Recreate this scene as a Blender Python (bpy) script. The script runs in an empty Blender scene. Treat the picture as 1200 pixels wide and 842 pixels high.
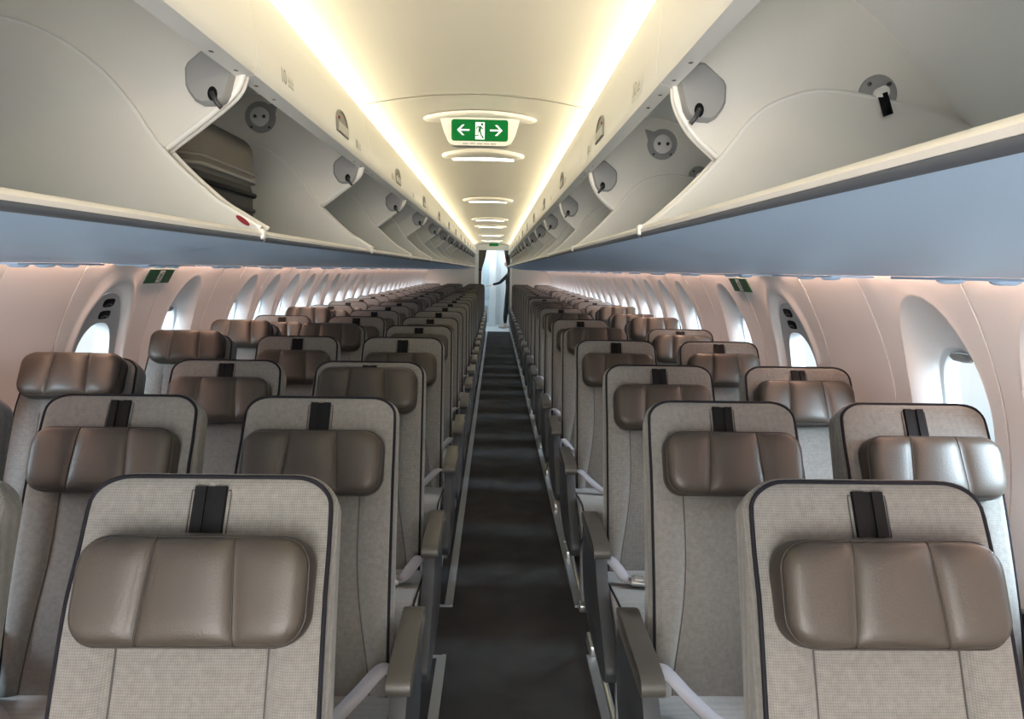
import bpy, bmesh, math, random
from math import sin, cos, pi, sqrt, exp
from mathutils import Vector, Matrix
random.seed(7)
C = bpy.context.scene.collection
EYE = 1.5                      # camera height above the cabin floor
Y_END = 17.4                   # rear bulkhead
Y_FRONT = -2.6

# ------------------------------------------------------------------ helpers
def obj(name, verts, faces, mat, parent=None, smooth=True, auto=None):
    me = bpy.data.meshes.new(name)
    me.from_pydata([tuple(v) for v in verts], [], faces)
    bm = bmesh.new(); bm.from_mesh(me)
    bmesh.ops.recalc_face_normals(bm, faces=bm.faces)
    bm.to_mesh(me); bm.free()
    for p in me.polygons: p.use_smooth = smooth
    if auto:
        me.set_sharp_from_angle(angle=math.radians(auto))
    me.materials.append(mat)
    o = bpy.data.objects.new(name, me); C.objects.link(o)
    if parent: o.parent = parent
    return o

def bm_obj(name, bm, mat, parent=None, smooth=True, auto=40):
    me = bpy.data.meshes.new(name)
    bmesh.ops.recalc_face_normals(bm, faces=bm.faces)
    bm.to_mesh(me); bm.free()
    for p in me.polygons: p.use_smooth = smooth
    if smooth and auto: me.set_sharp_from_angle(angle=math.radians(auto))
    me.materials.append(mat)
    o = bpy.data.objects.new(name, me); C.objects.link(o)
    if parent: o.parent = parent
    return o

def thing(name, label, cat, loc=(0, 0, 0), group=None):
    o = bpy.data.objects.new(name, None); C.objects.link(o)
    o.location = loc; o.empty_display_size = .05
    o['label'] = label; o['category'] = cat
    if group: o['group'] = group
    return o

def tag(o, label, cat, group=None):
    o['label'] = label; o['category'] = cat
    if group: o['group'] = group
    return o

def struct(o):
    o['kind'] = 'structure'; return o

def merge(*parts):
    V = []; F = []
    for v, f in parts:
        n = len(V); V += [tuple(a) for a in v]; F += [tuple(i + n for i in q) for q in f]
    return V, F

def tube(pts, r, n=6, closed=False):
    P = [Vector(p) for p in pts]; m = len(P); V = []; F = []
    rr = r if hasattr(r, '__len__') else [r] * m
    up = Vector((.13, .31, .94))
    for i, p in enumerate(P):
        a = P[(i - 1) % m] if (closed or i > 0) else p
        b = P[(i + 1) % m] if (closed or i < m - 1) else p
        t = (b - a).normalized()
        s = t.cross(up)
        if s.length < 1e-3: s = t.cross(Vector((1, 0, 0)))
        s.normalize(); u = s.cross(t)
        if i == 0: up0 = u
        up = u
        for k in range(n):
            th = 2 * pi * k / n
            V.append(p + rr[i] * (cos(th) * s + sin(th) * u))
    for i in range(m if closed else m - 1):
        j = (i + 1) % m
        for k in range(n):
            F.append((i * n + k, i * n + (k + 1) % n, j * n + (k + 1) % n, j * n + k))
    if not closed:
        F.append(tuple(range(n))[::-1]); F.append(tuple((m - 1) * n + k for k in range(n)))
    return V, F

def box(cx, cy, cz, sx, sy, sz):
    V = [(cx + a * sx / 2, cy + b * sy / 2, cz + c * sz / 2) for a in (-1, 1) for b in (-1, 1) for c in (-1, 1)]
    F = [(0, 1, 3, 2), (4, 6, 7, 5), (0, 4, 5, 1), (2, 3, 7, 6), (0, 2, 6, 4), (1, 5, 7, 3)]
    return V, F

def rbox(cx, cy, cz, sx, sy, sz, r=.01, seg=3):
    """rounded box as verts/faces"""
    bm = bmesh.new()
    bmesh.ops.create_cube(bm, size=1, matrix=Matrix.Translation((cx, cy, cz)) @ Matrix.Diagonal((sx, sy, sz, 1)))
    bmesh.ops.bevel(bm, geom=bm.edges[:], offset=r, segments=seg, profile=.5, affect='EDGES')
    bm.verts.index_update()
    out = [tuple(v.co) for v in bm.verts], [tuple(v.index for v in f.verts) for f in bm.faces]
    bm.free(); return out

def xform(vf, M):
    return [tuple(M @ Vector(v)) for v in vf[0]], vf[1]

def prism_y(poly, y0, y1):
    """polygon in (x,z) extruded along y"""
    n = len(poly)
    V = [(x, y0, z) for x, z in poly] + [(x, y1, z) for x, z in poly]
    F = [tuple(range(n)), tuple(range(2 * n - 1, n - 1, -1))]
    F += [(i, (i + 1) % n, n + (i + 1) % n, n + i) for i in range(n)]
    return V, F

def prism_x(poly, x0, x1):
    """polygon in (y,z) extruded along x"""
    n = len(poly)
    V = [(x0, y, z) for y, z in poly] + [(x1, y, z) for y, z in poly]
    F = [tuple(range(n)), tuple(range(2 * n - 1, n - 1, -1))]
    F += [(i, (i + 1) % n, n + (i + 1) % n, n + i) for i in range(n)]
    return V, F

def sweep_y(prof, y0, y1, th=None, ny=1):
    """open (x,z) profile swept along y; th gives it a thickness"""
    V = []; F = []; n = len(prof)
    loop = list(prof)
    if th:
        off = []
        for i, (x, z) in enumerate(prof):
            a = prof[max(0, i - 1)]; b = prof[min(n - 1, i + 1)]
            d = Vector((b[0] - a[0], b[1] - a[1])).normalized()
            off.append((x - d.y * th, z + d.x * th))
        loop = loop + off[::-1]
        return prism_quads(loop, n, y0, y1)
    for j in range(ny + 1):
        y = y0 + (y1 - y0) * j / ny
        V += [(x, y, z) for x, z in loop]
    for j in range(ny):
        for i in range(n - 1):
            F.append((j * n + i, j * n + i + 1, (j + 1) * n + i + 1, (j + 1) * n + i))
    return V, F

def prism_quads(loop, n, y0, y1):
    m = len(loop)
    V = [(x, y0, z) for x, z in loop] + [(x, y1, z) for x, z in loop]
    F = [(i, (i + 1) % m, m + (i + 1) % m, m + i) for i in range(m)]
    for i in range(n - 1):
        a, b, c, d = i, i + 1, m - 2 - i, m - 1 - i
        F.append((a, b, c, d)); F.append((m + d, m + c, m + b, m + a))
    return V, F

def spline(pts, n=8):
    """Catmull-Rom through 2-D points"""
    P = [Vector(p) for p in pts]; out = []
    for i in range(len(P) - 1):
        p0 = P[i - 1] if i > 0 else 2 * P[0] - P[1]
        p1, p2 = P[i], P[i + 1]
        p3 = P[i + 2] if i + 2 < len(P) else 2 * P[-1] - P[-2]
        for k in range(n):
            t = k / n
            out.append(tuple(.5 * (2 * p1 + (p2 - p0) * t + (2 * p0 - 5 * p1 + 4 * p2 - p3) * t * t + (3 * p1 - p0 - 3 * p2 + p3) * t ** 3)))
    out.append(tuple(P[-1])); return out

def ring_disc(rings):
    """list of equal-length closed loops (3-D) -> quads between them, last loop filled"""
    n = len(rings[0]); V = [p for r in rings for p in r]; F = []
    for i in range(len(rings) - 1):
        for k in range(n):
            F.append((i * n + k, i * n + (k + 1) % n, (i + 1) * n + (k + 1) % n, (i + 1) * n + k))
    return V, F

def children(o, table={}):
    return [c for c in o.children]

def copy_tree(o, parent=None):
    c = o.copy(); C.objects.link(c)
    c.parent = parent
    for ch in o.children: copy_tree(ch, c)
    return c

# ------------------------------------------------------------------ materials
def mat(name, col, rough=.5, metal=0, bump=None, noise=None, spec=.5, emit=None, estr=0, coat=0, trans=0):
    m = bpy.data.materials.new(name); m.use_nodes = True
    nt = m.node_tree; b = nt.nodes['Principled BSDF']
    b.inputs['Base Color'].default_value = (*col, 1)
    b.inputs['Roughness'].default_value = rough
    b.inputs['Metallic'].default_value = metal
    b.inputs['Specular IOR Level'].default_value = spec
    if coat: b.inputs['Coat Weight'].default_value = coat
    if emit:
        b.inputs['Emission Color'].default_value = (*emit, 1); b.inputs['Emission Strength'].default_value = estr
    tc = nt.nodes.new('ShaderNodeTexCoord')
    if noise:
        sc, amt = noise
        n = nt.nodes.new('ShaderNodeTexNoise'); n.inputs['Scale'].default_value = sc; n.inputs['Detail'].default_value = 4
        nt.links.new(tc.outputs['Object'], n.inputs['Vector'])
        mx = nt.nodes.new('ShaderNodeMix'); mx.data_type = 'RGBA'
        mx.inputs[6].default_value = (*[c * (1 - amt) for c in col], 1)
        mx.inputs[7].default_value = (*[min(1, c * (1 + amt)) for c in col], 1)
        nt.links.new(n.outputs['Fac'], mx.inputs[0]); nt.links.new(mx.outputs[2], b.inputs['Base Color'])
    if bump:
        sc, st = bump
        n = nt.nodes.new('ShaderNodeTexNoise'); n.inputs['Scale'].default_value = sc; n.inputs['Detail'].default_value = 3
        nt.links.new(tc.outputs['Object'], n.inputs['Vector'])
        bp = nt.nodes.new('ShaderNodeBump'); bp.inputs['Strength'].default_value = st; bp.inputs['Distance'].default_value = .004
        nt.links.new(n.outputs['Fac'], bp.inputs['Height']); nt.links.new(bp.outputs['Normal'], b.inputs['Normal'])
    return m

def weave_mat(name, col, dark, scale=50):
    """woven cloth: two crossing fine bands plus soft mottling"""
    m = bpy.data.materials.new(name); m.use_nodes = True
    nt = m.node_tree; b = nt.nodes['Principled BSDF']; b.inputs['Roughness'].default_value = .9
    b.inputs['Specular IOR Level'].default_value = .15
    b.inputs['Sheen Weight'].default_value = .25
    tc = nt.nodes.new('ShaderNodeTexCoord')
    ws = []
    for ax in ('X', 'Z'):
        w = nt.nodes.new('ShaderNodeTexWave'); w.wave_type = 'BANDS'; w.bands_direction = ax
        w.inputs['Scale'].default_value = scale; w.inputs['Distortion'].default_value = 1.2
        w.inputs['Detail'].default_value = 2; w.inputs['Detail Scale'].default_value = 3
        nt.links.new(tc.outputs['Object'], w.inputs['Vector']); ws.append(w)
    mul = nt.nodes.new('ShaderNodeMath'); mul.operation = 'MULTIPLY'
    nt.links.new(ws[0].outputs['Fac'], mul.inputs[0]); nt.links.new(ws[1].outputs['Fac'], mul.inputs[1])
    n = nt.nodes.new('ShaderNodeTexNoise'); n.inputs['Scale'].default_value = 90; n.inputs['Detail'].default_value = 5
    nt.links.new(tc.outputs['Object'], n.inputs['Vector'])
    ad = nt.nodes.new('ShaderNodeMath'); ad.operation = 'MULTIPLY_ADD'; ad.inputs[1].default_value = .55
    nt.links.new(mul.outputs[0], ad.inputs[0])
    n2 = nt.nodes.new('ShaderNodeMath'); n2.operation = 'MULTIPLY'; n2.inputs[1].default_value = .75
    nt.links.new(n.outputs['Fac'], n2.inputs[0]); nt.links.new(n2.outputs[0], ad.inputs[2])
    mx = nt.nodes.new('ShaderNodeMix'); mx.data_type = 'RGBA'
    mx.inputs[6].default_value = (*dark, 1); mx.inputs[7].default_value = (*col, 1)
    nt.links.new(ad.outputs[0], mx.inputs[0]); nt.links.new(mx.outputs[2], b.inputs['Base Color'])
    bp = nt.nodes.new('ShaderNodeBump'); bp.inputs['Strength'].default_value = .25; bp.inputs['Distance'].default_value = .002
    nt.links.new(ad.outputs[0], bp.inputs['Height']); nt.links.new(bp.outputs['Normal'], b.inputs['Normal'])
    return m

M = {}
M['fabric'] = weave_mat('seat_fabric', (.215, .209, .197), (.095, .092, .085), 80)
M['cushion_fabric'] = weave_mat('cushion_fabric', (.235, .235, .235), (.150, .150, .150), 100)
M['leather'] = mat('taupe_leather', (.046, .038, .0305), .42, bump=(260, .12), noise=(9, .12), spec=.42)
M['leather_side'] = mat('taupe_leather_edge', (.042, .033, .027), .45, bump=(260, .12))
M['piping'] = mat('dark_piping', (.010, .010, .014), .75, spec=.15)
M['seam'] = mat('seam_thread', (.055, .052, .05), .8)
M['leather_seam'] = mat('leather_seam', (.022, .018, .015), .6)
M['black_plastic'] = mat('black_plastic', (.004, .004, .005), .6, spec=.15)
M['armrest'] = mat('armrest_plastic', (.060, .056, .050), .45, bump=(400, .05))
M['side_panel'] = mat('seat_side_plastic', (.036, .039, .043), .55, noise=(6, .08))
M['metal'] = mat('seat_metal', (.55, .56, .57), .3, metal=.9)
M['dark_metal'] = mat('dark_metal', (.09, .09, .10), .45, metal=.5)
M['belt'] = mat('belt_webbing', (.27, .265, .29), .6, bump=(500, .1))
M['buckle'] = mat('buckle_metal', (.72, .72, .73), .28, metal=.85)
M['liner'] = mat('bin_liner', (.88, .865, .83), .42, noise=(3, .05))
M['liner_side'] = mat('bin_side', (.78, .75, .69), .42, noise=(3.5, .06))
M['valance'] = mat('bin_face', (.86, .845, .81), .34, noise=(2, .02))
M['bin_edge'] = mat('bin_edge_trim', (.84, .82, .78), .3)
M['bin_blue_spill'] = mat('bin_underside_blue_spill', (.42, .60, .82), .36, noise=(1.6, .05))  # white undersides; bluish window light is put into the base colour
M['gasket'] = mat('grey_lip', (.10, .115, .14), .5)
M['cover'] = mat('hinge_cover', (.31, .31, .305), .45, noise=(20, .04))
M['recess'] = mat('latch_recess', (.20, .195, .18), .5)
M['paddle'] = mat('latch_paddle', (.46, .45, .42), .4)
M['screw'] = mat('screw', (.08, .08, .08), .4, metal=.6)
M['white_disc'] = mat('white_disc', (.72, .71, .69), .4)
M['wall'] = mat('sidewall', (.80, .78, .77), .42, noise=(1.3, .02))
M['reveal'] = mat('window_reveal', (.66, .69, .71), .32)
M['hatch'] = mat('hatch_panel', (.52, .52, .52), .45, noise=(60, .05))
M['ceiling'] = mat('ceiling_panel', (.84, .79, .70), .4, noise=(1.1, .02))
M['trim_white'] = mat('cream_trim', (.78, .74, .66), .4)
M['bulkhead'] = mat('bulkhead_laminate', (.62, .62, .62), .5, noise=(2, .03))
M['white_panel'] = mat('galley_white', (.78, .82, .84), .4, noise=(2, .03))
M['blue_panel'] = mat('galley_blue', (.55, .70, .78), .35, noise=(2, .03))
M['galley_floor'] = mat('galley_floor_vinyl', (.55, .62, .66), .35, noise=(12, .06))
M['curtain'] = mat('curtain_cloth', (.17, .15, .13), .9, noise=(30, .15))
M['green'] = mat('exit_green', (.002, .095, .018), .7, spec=.1, emit=(.0, .26, .05), estr=.22)
M['green_dark'] = mat('placard_green', (.006, .075, .03), .45)
M['sign_white'] = mat('sign_white', (.85, .87, .84), .4, emit=(.8, .9, .8), estr=.45)
M['placard_white'] = mat('placard_white', (.70, .72, .70), .5)
M['sign_grey'] = mat('sign_grey', (.38, .36, .32), .5)
M['ink'] = mat('label_ink', (.33, .32, .30), .6)
M['red'] = mat('red_tag', (.26, .008, .012), .5)
M['lens'] = mat('lamp_lens', (.9, .9, .9), .4, emit=(1, .96, .88), estr=5)
M['strip'] = mat('floor_strip', (.33, .36, .40), .35, metal=.35)
M['bag_top'] = mat('bag_taupe_fabric', (.15, .137, .118), .75, bump=(300, .15), noise=(14, .1))
M['bag_body'] = mat('bag_charcoal_fabric', (.018, .019, .022), .7, bump=(300, .15))
M['bag_piping'] = mat('bag_piping', (.24, .23, .21), .6)
M['uniform'] = mat('black_uniform', (.010, .010, .013), .8)
M['skin'] = mat('skin', (.56, .36, .27), .5)
M['hair'] = mat('dark_hair', (.03, .02, .015), .6)
M['shoe'] = mat('pale_shoe', (.62, .52, .47), .5)

# carpet
m = bpy.data.materials.new('carpet'); m.use_nodes = True; nt = m.node_tree; b = nt.nodes['Principled BSDF']
b.inputs['Roughness'].default_value = .95; b.inputs['Specular IOR Level'].default_value = .1
tc = nt.nodes.new('ShaderNodeTexCoord')
n1 = nt.nodes.new('ShaderNodeTexNoise'); n1.inputs['Scale'].default_value = 420; n1.inputs['Detail'].default_value = 3
n2 = nt.nodes.new('ShaderNodeTexNoise'); n2.inputs['Scale'].default_value = 5; n2.inputs['Detail'].default_value = 5
for n in (n1, n2): nt.links.new(tc.outputs['Object'], n.inputs['Vector'])
av = nt.nodes.new('ShaderNodeMath'); av.operation = 'MULTIPLY_ADD'; av.inputs[1].default_value = .6
nt.links.new(n1.outputs['Fac'], av.inputs[0])
s2 = nt.nodes.new('ShaderNodeMath'); s2.operation = 'MULTIPLY'; s2.inputs[1].default_value = .4
nt.links.new(n2.outputs['Fac'], s2.inputs[0]); nt.links.new(s2.outputs[0], av.inputs[2])
rp = nt.nodes.new('ShaderNodeValToRGB')
rp.color_ramp.elements[0].position = .3; rp.color_ramp.elements[0].color = (.021, .022, .024, 1)
rp.color_ramp.elements[1].position = .75; rp.color_ramp.elements[1].color = (.076, .078, .083, 1)
nt.links.new(av.outputs[0], rp.inputs[0]); nt.links.new(rp.outputs[0], b.inputs['Base Color'])
bp = nt.nodes.new('ShaderNodeBump'); bp.inputs['Strength'].default_value = .5; bp.inputs['Distance'].default_value = .003
nt.links.new(n1.outputs['Fac'], bp.inputs['Height']); nt.links.new(bp.outputs['Normal'], b.inputs['Normal'])
M['carpet'] = m

# thin window pane: mostly clear with a faint reflection
m = bpy.data.materials.new('window_pane'); m.use_nodes = True; nt = m.node_tree
nt.nodes.remove(nt.nodes['Principled BSDF']); out = nt.nodes['Material Output']
tr = nt.nodes.new('ShaderNodeBsdfTransparent'); tr.inputs[0].default_value = (.90, .97, 1, 1)
gl = nt.nodes.new('ShaderNodeBsdfGlossy'); gl.inputs['Roughness'].default_value = .05
mx = nt.nodes.new('ShaderNodeMixShader'); mx.inputs[0].default_value = .05
nt.links.new(tr.outputs[0], mx.inputs[1]); nt.links.new(gl.outputs[0], mx.inputs[2]); nt.links.new(mx.outputs[0], out.inputs[0])
M['pane'] = m

# ------------------------------------------------------------------ camera
F_PX = 832.; VPX, VPY, ROLL = 580.5, 316., .013
cy = Vector(((VPX - 600) / F_PX, (421 - VPY) / F_PX, -1)).normalized()
u = Vector((sin(ROLL), cos(ROLL), 0)); cz = (u - u.dot(cy) * cy).normalized(); cx = cy.cross(cz)
cam = bpy.data.cameras.new('camera'); camo = bpy.data.objects.new('camera', cam); C.objects.link(camo)
camo.matrix_world = Matrix.Translation((0, 0, EYE)) @ Matrix((cx, cy, cz)).to_4x4()
cam.sensor_fit = 'HORIZONTAL'; cam.sensor_width = 36; cam.lens = F_PX / 1200 * 36
cam.clip_start = .02; cam.clip_end = 500
bpy.context.scene.camera = camo

# ------------------------------------------------------------------ room shell
def wallx(z):
    """right sidewall lining x at height z (floor = 0)"""
    pts = [(-.02, 1.20), (.15, 1.30), (.35, 1.37), (.6, 1.415), (.85, 1.425), (1.05, 1.405), (1.2, 1.365), (1.35, 1.30), (1.5, 1.22), (1.62, 1.13), (1.72, 1.04)]
    for (a, xa), (b_, xb) in zip(pts, pts[1:]):
        if z <= b_: break
    t = (z - a) / (b_ - a); return xa + (xb - xa) * t
_wx = {}
def wall_x(z):                # smoothed
    k = round(z, 3)
    if k not in _wx:
        _wx[k] = sum(wallx(min(1.72, max(-.02, z + d))) for d in (-.1, -.07, -.035, 0, .035, .07, .1)) / 7
    return _wx[k]
def WX(side, z, d=0):         # d = outward offset
    x = wall_x(z) + d
    return x if side > 0 else -.38 - x

o = obj('floor', [(-1.75, Y_FRONT, 0), (1.35, Y_FRONT, 0), (1.35, Y_END, 0), (-1.75, Y_END, 0)], [(0, 1, 2, 3)], M['carpet'], smooth=False); struct(o)

# panels of the sidewall: (y0, y1, kind, yc)
PAN = [(Y_FRONT, .79, 'blank', 0), (.79, 1.32, 'win', 1.05), (1.32, 1.85, 'win', 1.58), (1.85, 2.39, 'win', 2.10), (2.39, 2.85, 'blank', 0), (2.85, 3.58, 'hatch', 3.18),
       (3.58, 4.28, 'win', 3.95), (4.28, 4.635, 'blank', 0)]
y = 4.635
while y + .53 < Y_END + .4:
    y1 = min(y + .53, Y_END + .0) if y + .53 < Y_END else Y_END
    PAN.append((y, y1, 'win' if y1 - y > .5 else 'blank', y + .265)); y += .53
if PAN[-1][1] < Y_END: PAN.append((PAN[-1][1], Y_END, 'blank', 0))
Z0, Z1 = 0.0, 1.70
NR = 56
def sup(th, a, b, p):
    c, s = cos(th), sin(th)
    r = (abs(c / a) ** p + abs(s / b) ** p) ** (-1 / p)
    return r * c, r * s
WC_Z = 1.06; WA, WB = .140, .230          # aperture centre and half sizes
def panel_mesh(side, y0, y1, kind, yc):
    g = .0035
    y0 += g; y1 -= g
    if kind == 'blank':
        zs = [Z0 + (Z1 - Z0) * i / 34 for i in range(35)]
        V = [];
        for yy, d in ((y0, .012), (y0, 0), (y1, 0), (y1, .012)): V += [(WX(side, z, d), yy, z) for z in zs]
        F = [(c * 35 + i, c * 35 + i + 1, (c + 1) * 35 + i + 1, (c + 1) * 35 + i) for c in range(3) for i in range(34)]
        return V, F
    rings = []
    if kind == 'win':
        ap = [sup(2 * pi * k / NR, WA, WB, 2.5) for k in range(NR)]
        rec = [sup(2 * pi * k / NR, .195, .33 if sin(2 * pi * k / NR) < 0 else .385, 2.25) for k in range(NR)]
        prof = [(0, .068), (.05, .060), (.16, .050), (.32, .037), (.5, .025), (.7, .013), (.86, .005), (.95, .001), (1.0, -.001), (1.05, 0)]
        cz_ = WC_Z
    else:
        ap = [sup(2 * pi * k / NR, .125, .20, 2.5) for k in range(NR)]
        rec = [sup(2 * pi * k / NR, .225, .36 if sin(2 * pi * k / NR) < 0 else .40, 2.2) for k in range(NR)]
        prof = [(.66, .024), (.74, .024), (.77, .018), (.83, .002), (.88, -.008), (.95, -.011), (1.08, -.006), (1.22, 0)]
        cz_ = WC_Z - .02
    for t, d in prof:
        rings.append([(yc + a[0] + (r[0] - a[0]) * t, cz_ + a[1] + (r[1] - a[1]) * t, d) for a, r in zip(ap, rec)])
    # outer rectangle, several intermediate rings so the panel follows the wall curve
    rect = []
    for k in range(NR):
        th = 2 * pi * k / NR; c, s = cos(th), sin(th)
        px, pz = rings[-1][k][0], rings[-1][k][1]
        dx, dz = px - yc, pz - cz_
        L = []
        if dx > 1e-9: L.append((y1 - yc) / dx)
        if dx < -1e-9: L.append((y0 - yc) / dx)
        if dz > 1e-9: L.append((Z1 - cz_) / dz)
        if dz < -1e-9: L.append((Z0 - cz_) / dz)
        tt = min(L); rect.append([yc + dx * tt, cz_ + dz * tt, 0])
    for cyy in (y0, y1):
        for czz in (Z0, Z1):
            k = min(range(NR), key=lambda q: (rect[q][0] - cyy) ** 2 + (rect[q][1] - czz) ** 2); rect[k] = [cyy, czz, 0]
    last = rings[-1]
    for j in range(1, 9):
        t = j / 8
        rings.append([(l[0] + (r[0] - l[0]) * t, l[1] + (r[1] - l[1]) * t, 0) for l, r in zip(last, rect)])
    rings.append([(r[0], r[1], .012) for r in rect])
    R3 = [[(WX(side, z, d), yy, z) for yy, z, d in r] for r in rings]
    return ring_disc(R3)

win_n = 0
for side, nm in ((-1, 'left'), (1, 'right')):
    parts = [panel_mesh(side, *p) for p in PAN]
    # dark backing seen in the panel joints, below and above the windows only
    w = obj('wall_' + nm, *merge(*parts), M['wall'], auto=50); struct(w)
    back = []
    for p in PAN[:-1]:
        zs = [Z0 + (Z1 - Z0) * i / 20 for i in range(21)]
        yb = p[1]
        V = [(WX(side, z, .012), yb - .008, z) for z in zs] + [(WX(side, z, .012), yb + .008, z) for z in zs]
        back.append((V, [(i, i + 1, 22 + i, 21 + i) for i in range(20)]))
    t_ = obj('trim_' + ('1' if side < 0 else '2'), *merge(*back), M['trim_white']); struct(t_)
    for p in PAN:
        if p[2] == 'blank' or p[0] < .7: 
            if p[2] == 'blank': continue
        yc = p[3]; win_n += 1
        hatch = p[2] == 'hatch'
        a_, b_ = (.125 + (.23 - .125) * .56, .20 + .16 * .56) if hatch else (WA, WB)
        czw = WC_Z - .02 if hatch else WC_Z
        tilt = lambda z: 0
        if hatch:
            # flat grey escape-hatch insert with its own smaller window
            up_b = .20 + .20 * .66; wa, wb = .140, .195; wcz = czw + .005
            outer = [sup(2 * pi * k / NR, .125 + .100 * .66, (.20 + .16 * .66) if sin(2 * pi * k / NR) < 0 else up_b, 2.3) for k in range(NR)]
            inn = [sup(2 * pi * k / NR, wa, wb, 2.4) for k in range(NR)]
            R = []
            for t, d in ((0, .024), (.004, .021), (.3, .021), (.6, .021), (.9, .021), (1, .021), (1.0, .045), (1.0, .09)):
                R.append([(WX(side, wcz * t + czw * (1 - t) + (o_[1] + (i_[1] - o_[1]) * t), d), yc + o_[0] + (i_[0] - o_[0]) * t, wcz * t + czw * (1 - t) + o_[1] + (i_[1] - o_[1]) * t) for o_, i_ in zip(outer, inn)])
            fr = obj('window_%d' % win_n, *ring_disc(R), M['hatch'], auto=40); struct(fr)
            # two dark slots with a pull handle inside each
            for zz, sc in ((1.327, 1), (1.274, 1)):
                def pt(aa, bb, d): return (WX(side, zz + bb, d), yc + .012 + aa, zz + bb)
                sl = [sup(2 * pi * k / 20, .048, .019, 4) for k in range(20)]
                V, F = ring_disc([[pt(q[0], q[1], .0200) for q in sl], [pt(q[0] * .92, q[1] * .88, .0190) for q in sl]])
                F.append(tuple(range(20, 40)))
                obj('handle_slot', V, F, M['black_plastic'], fr)
                hb = [pt(-.025 + .05 * q / 6, -.010 + .006 * sin(pi * q / 6), .0170) for q in range(7)]
                obj('pull_handle', *tube(hb, .0035), M['screw'], fr)
        else:
            wa, wb, wcz = WA, WB, WC_Z
            ap = [sup(2 * pi * k / NR, wa, wb, 2.5) for k in range(NR)]
            R = [[(WX(side, wcz + q[1] * f, d), yc + q[0] * f, wcz + q[1] * f) for q in ap] for f, d in ((1.0, .068), (.985, .071), (.95, .074), (.93, .078), (.93, .125))]
            fr = obj('window_%d' % win_n, *ring_disc(R), M['reveal'], auto=60); struct(fr)
            # shade pull at the top of the opening
            zt = wcz + wb * .86
            sh = [sup(2 * pi * k / 20, .048, .013, 3) for k in range(20)]
            V, F = ring_disc([[(WX(side, zt + q[1] * s_, d), yc + q[0] * s_, zt + q[1] * s_) for q in sh] for s_, d in ((1, .082), (1, .068), (.8, .064), (.4, .063))])
            F.append(tuple(range(60, 80)))
            obj('shade_pull', V, F, M['cover'], fr)
        pn = [sup(2 * pi * k / NR, wa * .97, wb * .97, 2.5) for k in range(NR)]
        V = [(WX(side, wcz + q[1], .10 if not hatch else .075), yc + q[0], wcz + q[1]) for q in pn]
        obj('pane', V, [tuple(range(NR))], M['pane'], fr, smooth=False)

# ceiling: gently arched middle, curling down behind the bins and on to the sidewalls
CX = -.075
half = [(a, .635 - .26 * a * a) for a in (0, .05, .1, .15, .2, .25, .3, .34, .38, .42, .46)] + [(.50, .572), (.56, .570)]
profc = [(CX - a, EYE + z) for a, z in half[::-1]] + [(CX + a, EYE + z) for a, z in half[1:]]
segs = [Y_FRONT, .2, 1.4, 2.7, 4.0, 5.25, 6.5, 7.7, 8.94, 10.34, 11.6, 12.97, 14.2, 15.4, 16.3, Y_END]
pc = []
for a, b_ in zip(segs, segs[1:]):
    pc.append(sweep_y(profc, a + .004, b_ - .004))
    pc.append(sweep_y([(x, z + .008) for x, z in profc], b_ - .006, b_ + .006, ))
# unseen outer crown over the bins, added to keep sky light from leaking in
cr = [(CX + .5, EYE + .60), (.75, EYE + .66), (1.05, EYE + .52), (1.25, EYE + .3), (1.22, EYE + .12)]
cl = [(CX - .5, EYE + .60), (-.95, EYE + .68), (-1.3, EYE + .56), (-1.58, EYE + .32), (-1.60, EYE + .12)]
o = obj('ceiling', *merge(*pc), M['ceiling'], auto=50); struct(o)
o = obj('trim_4', *sweep_y(cr, Y_FRONT, Y_END), M['ceiling']); struct(o)
o = obj('trim_5', *sweep_y(cl, Y_FRONT, Y_END), M['ceiling']); struct(o)
o = obj('trim_6', *sweep_y([cl[0], (CX, EYE + .67), cr[0]], Y_FRONT, Y_END), M['ceiling']); struct(o)
o = obj('wall_front', [(-2.1, Y_FRONT, 0), (1.7, Y_FRONT, 0), (1.7, Y_FRONT, 2.25), (-2.1, Y_FRONT, 2.25)], [(0, 1, 2, 3)], M['bulkhead'], smooth=False); struct(o)

# ------------------------------------------------------------------ rear bulkhead, galley
DX0, DX1, DZ = -.41, .36, 2.00
bk = [box((-2.1 + DX0) / 2, Y_END + .02, 1.15, DX0 + 2.1, .06, 2.3), box((1.7 + DX1) / 2, Y_END + .02, 1.15, 1.7 - DX1, .06, 2.3),
      box((DX0 + DX1) / 2, Y_END + .02, (DZ + 2.3) / 2, DX1 - DX0, .06, 2.3 - DZ)]
o = obj('wall_rear', *merge(*bk), M['bulkhead'], smooth=False); struct(o)
fr = [box(DX0 - .045, Y_END - .02, 1.0, .09, .06, 2.0), box(DX1 + .02, Y_END - .02, 1.0, .05, .06, 2.0), box((DX0 + DX1) / 2 - .01, Y_END - .02, DZ + .035, DX1 - DX0 + .2, .07, .13)]
o = obj('trim_3', *merge(*fr), M['white_panel'], smooth=False); struct(o)
YG = 19.6
o = obj('floor_galley', [(-1.2, Y_END - .02, .004), (1.2, Y_END - .02, .004), (1.2, YG, .004), (-1.2, YG, .004)], [(0, 1, 2, 3)], M['galley_floor'], smooth=False); struct(o)
gw = [box(-1.2, (Y_END + YG) / 2 + .05, 1.1, .04, YG - Y_END, 2.2), box(1.2, (Y_END + YG) / 2 + .05, 1.1, .04, YG - Y_END, 2.2), box(0, YG, 1.1, 2.4, .04, 2.2), box(0, (Y_END + YG) / 2 + .05, 2.15, 2.4, YG - Y_END, .04)]
o = obj('wall_galley', *merge(*gw), M['white_panel'], smooth=False); struct(o)

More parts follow.
